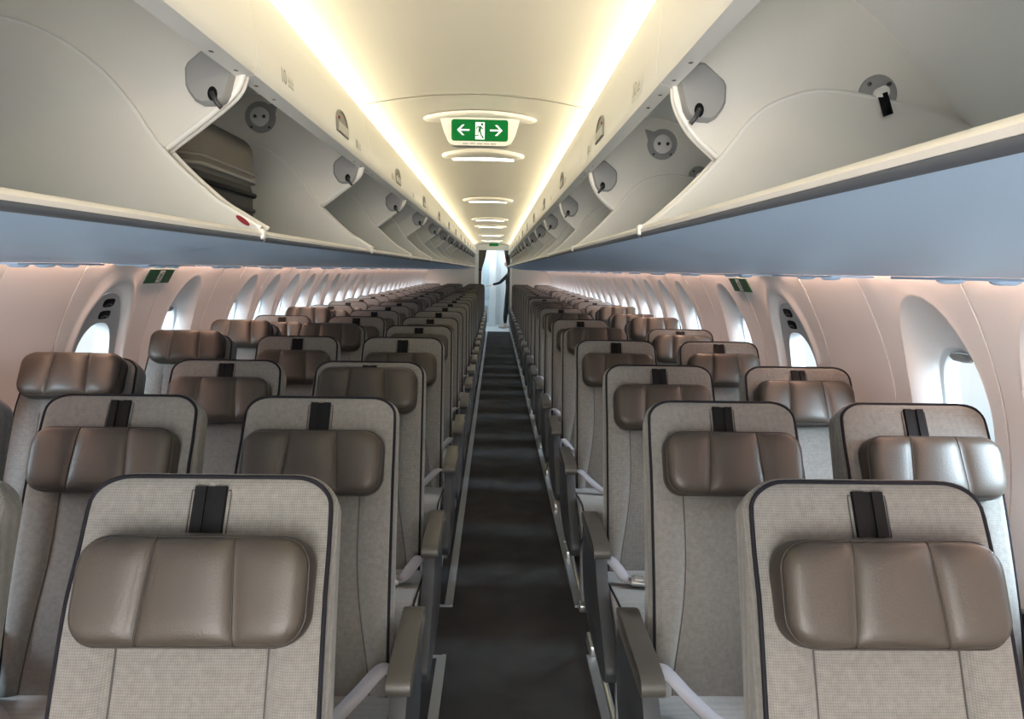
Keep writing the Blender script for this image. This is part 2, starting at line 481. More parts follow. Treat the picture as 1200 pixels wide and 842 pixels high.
t = thing('galley_cabinet', 'tall white and pale blue galley cabinet at the far end behind the curtains', 'cabinet', (-.075, YG - .42, 0))
obj('carcass', *rbox(-.12, 0, 1.0, .42, .5, 1.98, .012), M['white_panel'], t, auto=40)
obj('door', *rbox(-.17, -.262, 1.32, .17, .02, 1.20, .006), M['blue_panel'], t, auto=40)
obj('door', *rbox(-.17, -.262, .40, .17, .02, .58, .006), M['blue_panel'], t, auto=40)
obj('latch', *rbox(-.105, -.28, .78, .02, .02, .05, .005), M['metal'], t, auto=40)
obj('vent', *box(-.19, -.275, .17, .07, .012, .16), M['side_panel'], t, smooth=False)
# pleated white curtain over the middle of the galley
zz = [(.15 + .30 * k / 40, .018 * sin(k * 1.25)) for k in range(41)]
V = [(x, YG - .5 + d, .08) for x, d in zz] + [(x, YG - .5 + d, 1.93) for x, d in zz]
o = obj('galley_curtain', V, [(k, k + 1, 42 + k, 41 + k) for k in range(40)], M['white_panel']); tag(o, 'pleated white curtain hanging in the bright rear galley', 'curtain')
rl = obj('curtain_rail', *tube([(.13, YG - .5, 1.94), (.7, YG - .5, 1.94)], .012), M['metal'], o)
# dark drapes tied at each side of the doorway
for sgn, xe, xw, zb, lab in ((1, DX0, .20, 1.50, 'dark taupe curtain tied back at the left side of the rear doorway'), (-1, DX1, .15, 1.48, 'dark taupe curtain tied back at the right side of the rear doorway')):
    V = []; NC = 24
    for j in range(13):
        f = j / 12; z = 1.985 - f * (1.985 - zb); wd = xw * (1 - .62 * f ** 1.3)
        V += [(xe + sgn * wd * k / NC, Y_END + .10 + .016 * sin(k * 1.9), z) for k in range(NC + 1)]
    F = [(j * 25 + k, j * 25 + k + 1, (j + 1) * 25 + k + 1, (j + 1) * 25 + k) for j in range(12) for k in range(NC)]
    # lower fall
    n0 = len(V)
    for j in range(9):
        f = j / 8; z = zb - f * (zb - .42); wd = xw * (.38 - .12 * f)
        V += [(xe + sgn * wd * k / NC, Y_END + .10 + .012 * sin(k * 1.9), z) for k in range(NC + 1)]
    F += [(n0 + j * 25 + k, n0 + j * 25 + k + 1, n0 + (j + 1) * 25 + k + 1, n0 + (j + 1) * 25 + k) for j in range(8) for k in range(NC)]
    o = obj('doorway_curtain', V, F, M['curtain']); tag(o, lab, 'curtain', 'curtains of the rear doorway')
    obj('tie_band', *rbox(xe + sgn * xw * .19, Y_END + .10, zb, xw * .46, .045, .04, .01), M['leather'], o)
# small exit sign over the doorway
t = thing('exit_sign', 'small green exit sign above the far rear doorway', 'sign', (-.045, Y_END - .05, DZ + .10))
obj('housing', *rbox(0, 0, 0, .26, .03, .085, .01), M['white_disc'], t, auto=40)
obj('sign_face', *rbox(0, -.017, 0, .22, .006, .06, .002, 1), M['green'], t, auto=40)

# ------------------------------------------------------------------ overhead bins
def mir(p): return p
SIDE = {
 1: dict(
    val=[(.330, .342), (.303, .350), (.296, .366), (.297, .42), (.301, .48), (.308, .53), (.316, .542), (.345, .545)],
    liner=spline([(.330, .356), (.345, .41), (.40, .48), (.50, .53), (.626, .515), (.76, .415), (.87, .295), (.98, .18), (1.06, .07)], 5),
    div=spline([(.330, .352), (.336, .312), (.366, .262), (.42, .214)], 8),
    divrest=[(.60, .10), (1.02, .06)],
    hump=spline([(.274, .078), (.305, .100), (.36, .150), (.42, .214), (.475, .285), (.53, .320), (.61, .336), (.74, .318), (.87, .285), (.96, .235), (1.03, .13), (1.07, .04)], 6),
    bottom=spline([(.278, .066), (.42, .034), (.62, .010), (.85, .003), (1.05, .000), (1.150, .004), (1.17, .03)], 5),
    lip=(.272, .0805), act=(.372, .325), disc=(.575, .442), piv=(.708, .335), latch=(.2964, .404), lab=(.2965, .386)),
 -1: dict(
    val=[(-.478, .342), (-.449, .350), (-.441, .366), (-.444, .42), (-.452, .48), (-.463, .53), (-.471, .542), (-.50, .545)],
    liner=spline([(-.478, .356), (-.50, .42), (-.58, .51), (-.74, .575), (-.95, .56), (-1.12, .47), (-1.27, .32), (-1.39, .17), (-1.45, .07)], 5),
    div=spline([(-.466, .352), (-.482, .315), (-.54, .266), (-.615, .210)], 8),
    divrest=[(-.80, .10), (-1.42, .06)],
    hump=spline([(-.438, .070), (-.48, .095), (-.53, .128), (-.615, .210), (-.675, .297), (-.735, .360), (-.83, .415), (-.95, .436), (-1.10, .425), (-1.25, .33), (-1.38, .16), (-1.44, .04)], 6),
    bottom=spline([(-.442, .051), (-.60, .024), (-.85, .008), (-1.15, .001), (-1.40, .000), (-1.53, .004), (-1.55, .03)], 5),
    lip=(-.436, .0605), act=(-.515, .335), disc=(-.81, .505), piv=(-.985, .43), latch=(-.4427, .404), lab=(-.4435, .386)),
}
P_BIN = 1.175
Yb = [1.375 + P_BIN * k for k in range(-2, 14)]
Yb = [y for y in Yb if y < Y_END - .3]
Yb[-1] = min(Yb[-1], Y_END - .05)
up = lambda p: (p[0], p[1] + EYE)
ORD = ['first', 'second', 'third', 'fourth', 'fifth', 'sixth', 'seventh', 'eighth', 'ninth', 'tenth', 'eleventh', 'twelfth', 'thirteenth', 'fourteenth', 'fifteenth', 'sixteenth', 'seventeenth', 'eighteenth', 'nineteenth', 'twentieth', 'twenty-first', 'twenty-second', 'twenty-third']

def latch_parts(sd, s, y, par):
    x, z = s['latch']; z += EYE
    ax = lambda dy, dz, d: (x + (dz * .02 if sd > 0 else -dz * .05) - sd * d, y + dy, z + dz)
    arch = [(-.078, -.030)] + [(-.078 * cos(pi * k / 14), -.006 + .044 * sin(pi * k / 14)) for k in range(15)] + [(.078, -.030)]
    n = len(arch)
    V, F = ring_disc([[ax(a, b_, .0005) for a, b_ in arch], [ax(a * .95, b_ * .95, .004) for a, b_ in arch], [ax(a * .84, b_ * .84, .004) for a, b_ in arch], [ax(a * .82, b_ * .82, .001) for a, b_ in arch]])
    F.append(tuple(range(3 * n, 4 * n)))
    l = obj('latch', V, F, M['recess'], par, auto=30)
    V, F = ring_disc([[ax(a * 40, b_, d) for a, b_ in ((-.00150, -.027), (.00150, -.027), (.00150, -.002), (-.00150, -.002))] for d in (.0015, .006)])
    F.append((4, 5, 6, 7)); obj('paddle', V, F, M['paddle'], l, smooth=False)
    obj('red_mark', *box(*ax(-.045, .010, .004), .004, .012, .006), M['red'], l, smooth=False)

def make_bin(sd, y0, y1):
    s = SIDE[sd]; g = .004; a, b_ = y0 + g, y1 - g
    t = thing('overhead_bin', '', 'overhead bin', (s['lip'][0], (y0 + y1) / 2, EYE))
    off = Vector((-s['lip'][0], -(y0 + y1) / 2, -EYE))
    def mk(name, vf, m_, par=t, **k):
        o = obj(name, [tuple(Vector(v) + off) for v in vf[0]], vf[1], m_, par, **k); return o
    S = lambda prof: [up(p) for p in prof]
    # fixed face panel above the opening, with its bottom flange
    th = -.012 * sd
    fp = mk('face_panel', sweep_y(S(s['val']), y0 + .0014, y1 - .0014, th), M['valance'], auto=35)
    fx = s['val'][0][0]; fx1 = s['val'][1][0]
    sc = []
    for yy in (a + .05, a + .16, b_ - .16, b_ - .05):
        q = [((fx + fx1) / 2 + .004 * cos(2 * pi * k / 10), yy + .006 * sin(2 * pi * k / 10), EYE + .3435 - .0012) for k in range(10)]
        sc.append((q, [tuple(range(10))]))
    for q in sc: mk('screw', q, M['screw'], fp, smooth=False)
    # liner inside
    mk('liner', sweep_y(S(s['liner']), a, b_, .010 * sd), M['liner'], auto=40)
    # end walls of the housing
    for yy, yt in ((a, a + .010), (b_ - .010, b_)):
        poly = S(s['div']) + S(s['divrest']) + S(s['liner'])[::-1]
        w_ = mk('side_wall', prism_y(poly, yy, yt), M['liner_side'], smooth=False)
        ed = [(x, (yy + yt) / 2, z) for x, z in S(s['div'])]
        mk('edge_trim', tube(ed, .0062, 8), M['bin_edge'], w_)
    # lowered bucket
    inner = [(x, z + .014) for x, z in s['bottom']][:-1]
    loop = S(s['bottom']); n = len(loop)
    bk_ = mk('bucket', merge(sweep_y(loop, a, b_), sweep_y(S(inner), a, b_)), M['bin_blue_spill'], auto=50)
    lx, lz = s['lip']; lz += EYE
    d = sd
    lp = [(lx + d * .010, lz - .007), (lx - d * .000, lz - .006), (lx - d * .002, lz - .001), (lx + d * .002, lz + .005), (lx + d * .008, lz + .006), (lx + d * .013, lz + .002), (lx + d * .013, lz - .006)]
    mk('lip', prism_y(lp, a, b_), M['bin_edge'], bk_, auto=50)
    gk = [(lx + d * .012, lz - .005), (lx + d * .001, lz - .006), (lx + d * .0005, lz - .009), (lx + d * .004, lz - .014), (lx + d * .012, lz - .015)]
    mk('lip_seal', prism_y(gk, a, b_), M['gasket'], bk_, auto=50)
    for yy, yt in ((a + .014, a + .024), (b_ - .024, b_ - .014)):
        poly = S(s['hump']) + S(inner)[::-1]
        w_ = mk('bucket_side', prism_y(poly, yy, yt), M['liner_side'], bk_, smooth=False)
        mk('bucket_edge', tube([(x, (yy + yt) / 2, z) for x, z in S(s['hump'])[:44]], .0055, 8), M['bin_edge'], bk_)
    mk('hinge_clip', rbox(lx + d * .006, b_ - .012, lz - .001, .022, .024, .020, .006), M['bin_edge'], bk_)
    # hinge hardware on the far end wall
    yf = b_ - .010
    ax_, az_ = s['act']; az_ += EYE
    sh = [(-.056, .046), (-.048, .054), (-.006, .068), (.006, .066), (.050, .030), (.056, .018), (.056, -.018), (.050, -.032), (.036, -.052), (.024, -.058), (-.012, -.056), (-.024, -.050), (-.034, -.034), (-.040, -.01)]
    sh = [(ax_ + sd * q[0] * .82, az_ + q[1] * .82) for q in sh]
    V, F = ring_disc([[(x, yf, z) for x, z in sh], [(x, yf - .020, z) for x, z in sh], [(ax_ + (x - ax_) * .9, yf - .026, az_ + (z - az_) * .9) for x, z in sh]])
    n = len(sh); F.append(tuple(range(2 * n, 3 * n)))
    h = mk('hinge_cover', (V, F), M['cover'], auto=35)
    sl = [(ax_ - sd * .004 + .009 * cos(2 * pi * k / 12), az_ - .030 + .013 * sin(2 * pi * k / 12)) for k in range(12)]
    mk('lever_slot', ([(x, yf - .0268, z) for x, z in sl], [tuple(range(12))]), M['black_plastic'], h, smooth=False)
    mk('lever', tube([(ax_ - sd * .004, yf - .030, az_ - .028), (ax_ - sd * .012, yf - .032, az_ - .046), (ax_ - sd * .020, yf - .030, az_ - .055)], .0045), M['dark_metal'], h)
    px, pz = s['piv']; pz += EYE
    def disc(cx_, cz_, r, y_, dep, nn=24, sq=1.0):
        q = [(cx_ + r * cos(2 * pi * k / nn), cz_ + r * sq * sin(2 * pi * k / nn)) for k in range(nn)]
        V, F = ring_disc([[(x, y_, z) for x, z in q], [(x, y_ - dep, z) for x, z in q], [(cx_ + (x - cx_) * .9, y_ - dep - .002, cz_ + (z - cz_) * .9) for x, z in q]])
        F.append(tuple(range(2 * nn, 3 * nn))); return V, F
    pv = mk('pivot', disc(px, pz, .036, yf, .004), M['cover'], auto=35)
    mk('pivot_pin', disc(px, pz, .011, yf - .005, .02), M['bin_edge'], pv, auto=35)
    mk('pivot_arm', tube([(px, yf - .02, pz - .002), (px + sd * .014, yf - .02, pz - .040)], .009, 8), M['black_plastic'], pv)
    for q in (.8, 2.4, 3.9, 5.5): mk('screw', disc(px + .026 * cos(q), pz + .026 * sin(q), .004, yf - .005, .002, 8), M['screw'], pv)
    return t, mk, s, yf, disc

label_bins = {}
for sd, nm in ((-1, 'left'), (1, 'right')):
    proto = None; k = 0
    for i, (y0, y1) in enumerate(zip(Yb, Yb[1:])):
        full = abs((y1 - y0) - P_BIN) < .02
        first_two = i < 2
        if i == 0 or i == 2 or not full:
            t, mk, s, yf, disc = make_bin(sd, y0, y1)
            if i >= 2:
                dx, dz = s['disc']; dz += EYE
                sh = [(-.062, .050)] + [(.052 * cos(q), .052 * sin(q)) for q in [2.2 - 5.6 * k_ / 22 for k_ in range(23)]]
                q = [(dx + sd * a, dz + b_) for a, b_ in sh]
                V, F = ring_disc([[(x, yf, z) for x, z in q], [(x, yf - .006, z) for x, z in q]]); F.append(tuple(range(len(q), 2 * len(q))))
                fl = mk('flange_plate', (V, F), M['cover'], smooth=False)
                mk('flange_disc', disc(dx, dz, .032, yf - .006, .008), M['white_disc'], fl, auto=35)
                for q in ((-.014, 0, .006, .017), (.016, 0, .006, .017), (-.03, -.034, .004, .007), (.03, -.034, .004, .007)): mk('screw', disc(dx + q[0], dz + q[1], q[2], yf - q[3], .002, 8), M['screw'], fl)
            # latch sits in the face panel
            yl = y0 + .725 - (y0 + y1) / 2
            s2 = dict(s); lt = s['latch']; s2['latch'] = (lt[0] - s['lip'][0], lt[1] - EYE)
            latch_parts(sd, s2, yl, t)
            if i == 2: proto = t
        else:
            if i == 1:
                t = copy_tree(t0)
            else:
                t = copy_tree(proto)
            t.location = (s['lip'][0], (y0 + y1) / 2, EYE)
        if i == 0: t0 = t
        extra = {0: 'nearest the viewer and partly above the frame', 1: 'nearest bin whose end panel faces the viewer'}
        if i == 0: lb = 'open white overhead bin on the %s, passing above and beside the viewer' % nm
        elif i == 2 and sd < 0: lb = 'open white overhead bin on the left with the dark travel bag inside'
        elif i == len(Yb) - 2: lb = 'last open overhead bin on the %s, beside the rear doorway' % nm
        else: lb = 'open white overhead bin on the %s, %s along the row counting from the viewer' % (nm, ORD[i - 1] if i > 0 else '')
        t['label'] = lb; t['group'] = 'open overhead bins on the %s side' % nm
        label_bins[(sd, i)] = t

# red tag on the near-left bucket edge
i1 = label_bins[(-1, 1)]
q = [(.015 * cos(2 * pi * k / 20), .0048 * sin(2 * pi * k / 20)) for k in range(20)]
s = SIDE[-1]
cxr, czr = -.468, .095
V = []
for a, b_ in q:
    r = Vector((a, b_)); ang = math.radians(-36); x = cxr + a * cos(ang) - b_ * sin(ang); z = czr - .012 + a * sin(ang) + b_ * cos(ang)
    V.append((x - i1.location.x, Yb[2] - .029 - i1.location.y, z))
obj('red_tag', V, [tuple(range(20))], M['red'], i1, smooth=False)

# seat-row placards on the bin faces
def text_mesh(s_, size):
    cu = bpy.data.curves.new('t', 'FONT'); cu.body = s_; cu.size = size; cu.align_x = 'CENTER'; cu.align_y = 'CENTER'
    o = bpy.data.objects.new('t', cu); C.objects.link(o)
    dg = bpy.context.evaluated_depsgraph_get(); dg.update()
    me = bpy.data.meshes.new_from_object(o.evaluated_get(dg))
    V = [tuple(v.co) for v in me.vertices]; F = [tuple(p.vertices) for p in me.polygons]
    bpy.data.objects.remove(o); bpy.data.meshes.remove(me); return V, F
for sd, nm in ((-1, 'left'), (1, 'right')):
    x, z = SIDE[sd]['lab']; z += EYE
    for r in range(9):
        yl = 1.56 + .775 * r
        def P(a, b_, d=.0012):        # a along the cabin as read, b up
            return (x - sd * d + (b_ * .02 if sd > 0 else -b_ * .06), yl + (a if sd < 0 else -a), z + b_)
        pl = obj('row_placard', [P(a, b_) for a, b_ in ((-.054, -.020), (.054, -.020), (.054, .026), (-.054, .026))], [(0, 1, 2, 3)], M['bin_edge'], smooth=False)
        tag(pl, 'small pale seat row placard on the %s bin face, %s from the viewer' % (nm, ORD[r]), 'placard', 'seat row placards on the bins')
        mk = []
        if r == 0:
            v, f = text_mesh('10', .042)
            obj('row_number', [P(a * .95 - .024, b_ + .002, .0022) for a, b_, c in v], f, M['ink'], pl, smooth=False)
        else:
            for a0 in (-.030, -.012):
                mk.append(([P(a0 + a, b_, .002) for a, b_ in ((0, -.012), (.010, -.012), (.010, .014), (0, .014))], [(0, 1, 2, 3)]))
        for j in range(3 if sd < 0 else 2):   # small seat pictograms
            a0 = .010 + .014 * j
            for (p0, p1, q0, q1) in ((0, .0022, -.010, .012), (.0022, .008, -.010, -.006), (.005, .0075, -.001, .006)):
                mk.append(([P(a0 + a, b_, .002) for a, b_ in ((p0, q0), (p1, q0), (p1, q1), (p0, q1))], [(0, 1, 2, 3)]))
        obj('seat_pictogram', *merge(*mk), M['ink'], pl, smooth=False)

# passenger service units under the bins
for sd, nm in ((-1, 'left'), (1, 'right')):
    for r in range(20):
        yc = 1.55 + .775 * r
        if yc > Y_END - .6: break
        xs = (1.06 if sd > 0 else -1.44)
        ps = thing('service_unit', 'grey reading light unit under the %s bins, above the %s seat row' % (nm, ORD[r]), 'reading light unit', (xs, yc, EYE - .004), 'reading light units under the bins')
        obj('panel', *rbox(0, 0, .0000, .13, .46, .006, .0025), M['bin_blue_spill'], ps, auto=40)
        for dy in (-.13, 0, .13) if sd < 0 else (-.09, .09):
            q = 14; V = []; F = []
            for j, (rr, zz) in enumerate(((.030, 0), (.028, -.006), (.020, -.010), (.010, -.011))):
                V += [(rr * cos(2 * pi * k / q), dy + rr * sin(2 * pi * k / q), -.003 + zz) for k in range(q)]
            for j in range(3):
                F += [(j * q + k, j * q + (k + 1) % q, (j + 1) * q + (k + 1) % q, (j + 1) * q + k) for k in range(q)]
            F.append(tuple(range(3 * q, 4 * q)))
            obj('reading_lamp', [(a, b_, c + .002) for a, b_, c in V], F, M['bin_blue_spill'], ps)

# ------------------------------------------------------------------ travel bag in the left bin
t = thing('travel_bag', 'charcoal and taupe soft travel bag lying in an open left overhead bin', 'bag', (-.82, 1.78, EYE + .055))
def soft_box(x0, x1, y0, y1, z0, z1, r=.04):
    return rbox((x0 + x1) / 2, (y0 + y1) / 2, (z0 + z1) / 2, x1 - x0, y1 - y0, z1 - z0, r, 5)
obj('body', *soft_box(-.24, .17, -.20, .20, 0.0, .17, .035), M['bag_body'], t, auto=50)
obj('lid', *soft_box(-.245, .175, -.205, .205, .135, .280, .045), M['bag_top'], t, auto=50)
def rrect(hx0, hx1, hy0, hy1, z, r=.045):
    P = []
    for cx_, cy_, a0 in ((hx1 - r, hy1 - r, 0), (hx0 + r, hy1 - r, pi / 2), (hx0 + r, hy0 + r, pi), (hx1 - r, hy0 + r, 3 * pi / 2)):
        P += [(cx_ + r * cos(a0 + pi / 2 * k / 5), cy_ + r * sin(a0 + pi / 2 * k / 5), z) for k in range(6)]
    return P
obj('piping', *merge(tube(rrect(-.248, .178, -.208, .208, .165), .005, 6, True), tube(rrect(-.248, .178, -.208, .208, .183), .003, 6, True)), M['bag_piping'], t)
obj('zipper', *tube(rrect(-.246, .176, -.206, .206, .13), .006, 6, True), M['black_plastic'], t)
obj('piping', *tube(rrect(-.244, .174, -.204, .204, .09), .005, 6, True), M['bag_body'], t)
obj('handle', *tube([(.02, -.09, .278), (.02, -.085, .298), (.02, -.05, .305), (.02, .05, .305), (.02, .085, .298), (.02, .09, .278)], .009, 8), M['bag_body'], t)

# ------------------------------------------------------------------ hanging exit sign
t = thing('exit_sign', 'green illuminated exit sign with running figure and two arrows hanging from the ceiling', 'sign', (CX + .004, 3.03, EYE + .631))
fl = [sup(2 * pi * k / 40, .222, .085, 1.9) for k in range(40)]
zc_ = lambda x: -.26 * x * x
V, F = ring_disc([[(a, b_, zc_(a)) for a, b_ in fl], [(a, b_, -.008 + zc_(a)) for a, b_ in fl], [(a * .95, b_ * .9, -.015 + zc_(a)) for a, b_ in fl], [(a * .5, b_ * .5, -.016) for a, b_ in fl]])
F.append(tuple(range(120, 160)))
obj('ceiling_flange', V, F, M['trim_white'], t, auto=50)
hp = [(-.156, -.010), (.156, -.010), (.152, -.03), (.140, -.070), (.124, -.104), (.113, -.116), (.098, -.121), (-.098, -.121), (-.113, -.116), (-.124, -.104), (-.140, -.070), (-.152, -.03)]
obj('housing', *prism_y(hp, -.028, .028), M['trim_white'], t, auto=30)
SW, SH, SZ = .110, .040, -.064
fc = []
for cxx, czz, a0 in ((SW - .010, SH - .010, 0), (-SW + .010, SH - .010, pi / 2), (-SW + .010, -SH + .010, pi), (SW - .010, -SH + .010, 3 * pi / 2)):
    fc += [(cxx + .010 * cos(a0 + pi / 2 * k / 4), SZ + czz + .010 * sin(a0 + pi / 2 * k / 4)) for k in range(5)]
face = obj('sign_face', *prism_y(fc, -.034, -.027), M['green'], t, smooth=False)
yf = -.0352
def flat(polys, m_, par, name, y_=yf):
    ps = []
    for p in polys: ps.append(([(a, y_, SZ + b_) for a, b_ in p], [tuple(range(len(p)))]))
    return obj(name, *merge(*ps), m_, par, smooth=False)
def arrow(cx_, s_):
    sh = [[(cx_ - s_ * .022, -.0032), (cx_ + s_ * .024, -.0032), (cx_ + s_ * .024, .0032), (cx_ - s_ * .022, .0032)]]
    for v in (1, -1):
        sh.append([(cx_ + s_ * .026, 0), (cx_ + s_ * .006, v * .020), (cx_ - s_ * .003, v * .020), (cx_ + s_ * .017, 0)])
    return sh
flat(arrow(-.062, -1), M['sign_white'], face, 'arrow'); flat(arrow(.062, 1), M['sign_white'], face, 'arrow')
flat([[(-.017, -.0345), (.019, -.0345), (.019, .030), (-.017, .030)]], M['sign_white'], face, 'doorway_symbol')
man = [[(.009 + .005 * cos(2 * pi * k / 12), .022 + .005 * sin(2 * pi * k / 12)) for k in range(12)],
       [(-.002, .015), (.007, .015), (.004, -.004), (-.006, -.004)],
       [(.004, .014), (.015, .006), (.013, .002), (.003, .009)],
       [(-.002, .015), (-.013, .012), (-.014, .003), (-.011, .003), (-.010, .009), (0, .010)],
       [(-.001, -.004), (.005, -.004), (.007, -.015), (.017, -.030), (.011, -.031), (.002, -.016)],
       [(-.006, -.002), (-.001, -.004), (-.006, -.017), (-.018, -.018), (-.018, -.0215), (-.004, -.021)]]
flat(man, M['green'], face, 'running_figure', yf - .0006)
flat([[(-.066 + .027 * k, -.0525), (-.066 + .027 * k + .022, -.0525), (-.066 + .027 * k + .022, -.0475), (-.066 + .027 * k, -.0475)] for k in range(5)], M['sign_grey'], t, 'small_print', -.0285)
t.scale = (1.05, 1.05, 1.05)

# ceiling downlights
for i, yl in enumerate((4.0, 6.5, 8.94, 10.34, 12.97, 15.4)):
    lb = 'curved cream ceiling light in the aisle ceiling, %s' % ('just behind the hanging exit sign' if i == 0 else '%s from the viewer' % ORD[i])
    t = thing('ceiling_light', lb, 'ceiling light', (CX, yl, EYE + .634), 'lights along the ceiling')
    el = [sup(2 * pi * k / 44, .226, .13, 1.9) for k in range(44)]
    zc2 = lambda x: -.26 * x * x
    V, F = ring_disc([[(a * s_, b_ * s2, zc2(a * s_) - h) for a, b_ in el] for s_, s2, h in ((1, 1, 0), (.985, .98, .012), (.95, .93, .018), (.5, .5, .022), (.1, .1, .023))])
    F.append(tuple(range(176, 220)))
    obj('bezel', V, F, M['trim_white'], t, auto=60)
    V, F = ring_disc([[(a * s_, b_ * s2 + .062, zc2(a * s_) - h) for a, b_ in el] for s_, s2, h in ((.76, .30, .017), (.75, .28, .026), (.6, .2, .028), (.2, .06, .029))])
    F.append(tuple(range(132, 176))); obj('lens', V, F, M['lens'], t)

# small green placards on the sidewalls near the overwing exits
for sd, yc, nm in ((-1, 3.50, 'left'), (1, 3.60, 'right')):
    nsl = 8
    def Q(a, b_, d): return (WX(sd, EYE - .060 + b_, d), yc + a, EYE - .060 + b_)
    def patch(a0, a1, b0, b1, d, th=.004):
        V = []
        for dd in (d, d - th):
            for j in range(7):
                b_ = b0 + (b1 - b0) * j / 6; V += [Q(a0, b_, dd), Q(a1, b_, dd)]
        F = []
        for j in range(6): F += [(2 * j, 2 * j + 1, 2 * j + 3, 2 * j + 2), (14 + 2 * j, 14 + 2 * j + 2, 14 + 2 * j + 3, 14 + 2 * j + 1), (2 * j, 2 * j + 2, 16 + 2 * j, 14 + 2 * j), (2 * j + 1, 15 + 2 * j, 17 + 2 * j, 2 * j + 3)]
        F += [(0, 14, 15, 1), (12, 13, 27, 26)]
        return V, F
    o = obj('exit_placard', *patch(-.125, .125, -.030, .036, .0, .006), M['green_dark'], smooth=False)
    tag(o, 'small dark green exit placard on the %s sidewall beneath the bins' % nm, 'sign', 'exit placards on the sidewalls')
    sg = 1 if sd < 0 else -1
    def strp(poly): return ([Q(a, b_, -.0075) for a, b_ in poly], [tuple(range(len(poly)))])
    mp = [(-.026, -.026), (.026, -.026), (.026, .032), (-.026, .032)]
    obj('doorway_symbol', *merge(strp(mp)), M['placard_white'], o, smooth=False)
    V, F = merge(*[([Q(sg * a * 1.15, b_ * .82 + .003, -.0085) for a, b_ in p], [tuple(range(len(p)))]) for p in man])
    obj('running_figure', V, F, M['green_dark'], o, smooth=False)

# ------------------------------------------------------------------ seats
SL = .765                      # back length along the spine
SP = spline([(-.262, .43), (-.222, .56), (-.178, .72), (-.118, .90), (-.056, 1.05), (0.0, 1.162)], 8)
def spine(s):
    """s in metres from the bottom of the back; returns (y, z), front normal"""
    f = max(0, min(.9999, s / SL)) * (len(SP) - 1); i = int(f); t = f - i
    a, b_ = SP[i], SP[i + 1]
    d = Vector((b_[0] - a[0], b_[1] - a[1])).normalized()
    e = s - max(0, min(SL, s))
    return (a[0] + (b_[0] - a[0]) * t + d.x * e, a[1] + (b_[1] - a[1]) * t + d.y * e), (-d.y, d.x)
def on_back(x, s, t):
    p, n = spine(s); return (x, p[0] + n[0] * t, p[1] + n[1] * t)
RC = .075
def hw(s):
    w = .216 - .011 * (s / SL) ** 2
    if s > SL - RC:
        q = s - (SL - RC); w = w - RC + sqrt(max(0, RC * RC - q * q))
    return w
def smooth01(a, b_, x):
    t = max(0, min(1, (x - a) / (b_ - a))); return t * t * (3 - 2 * t)

def seam_x(s):  return .118 + .045 * smooth01(.40, .0, s)

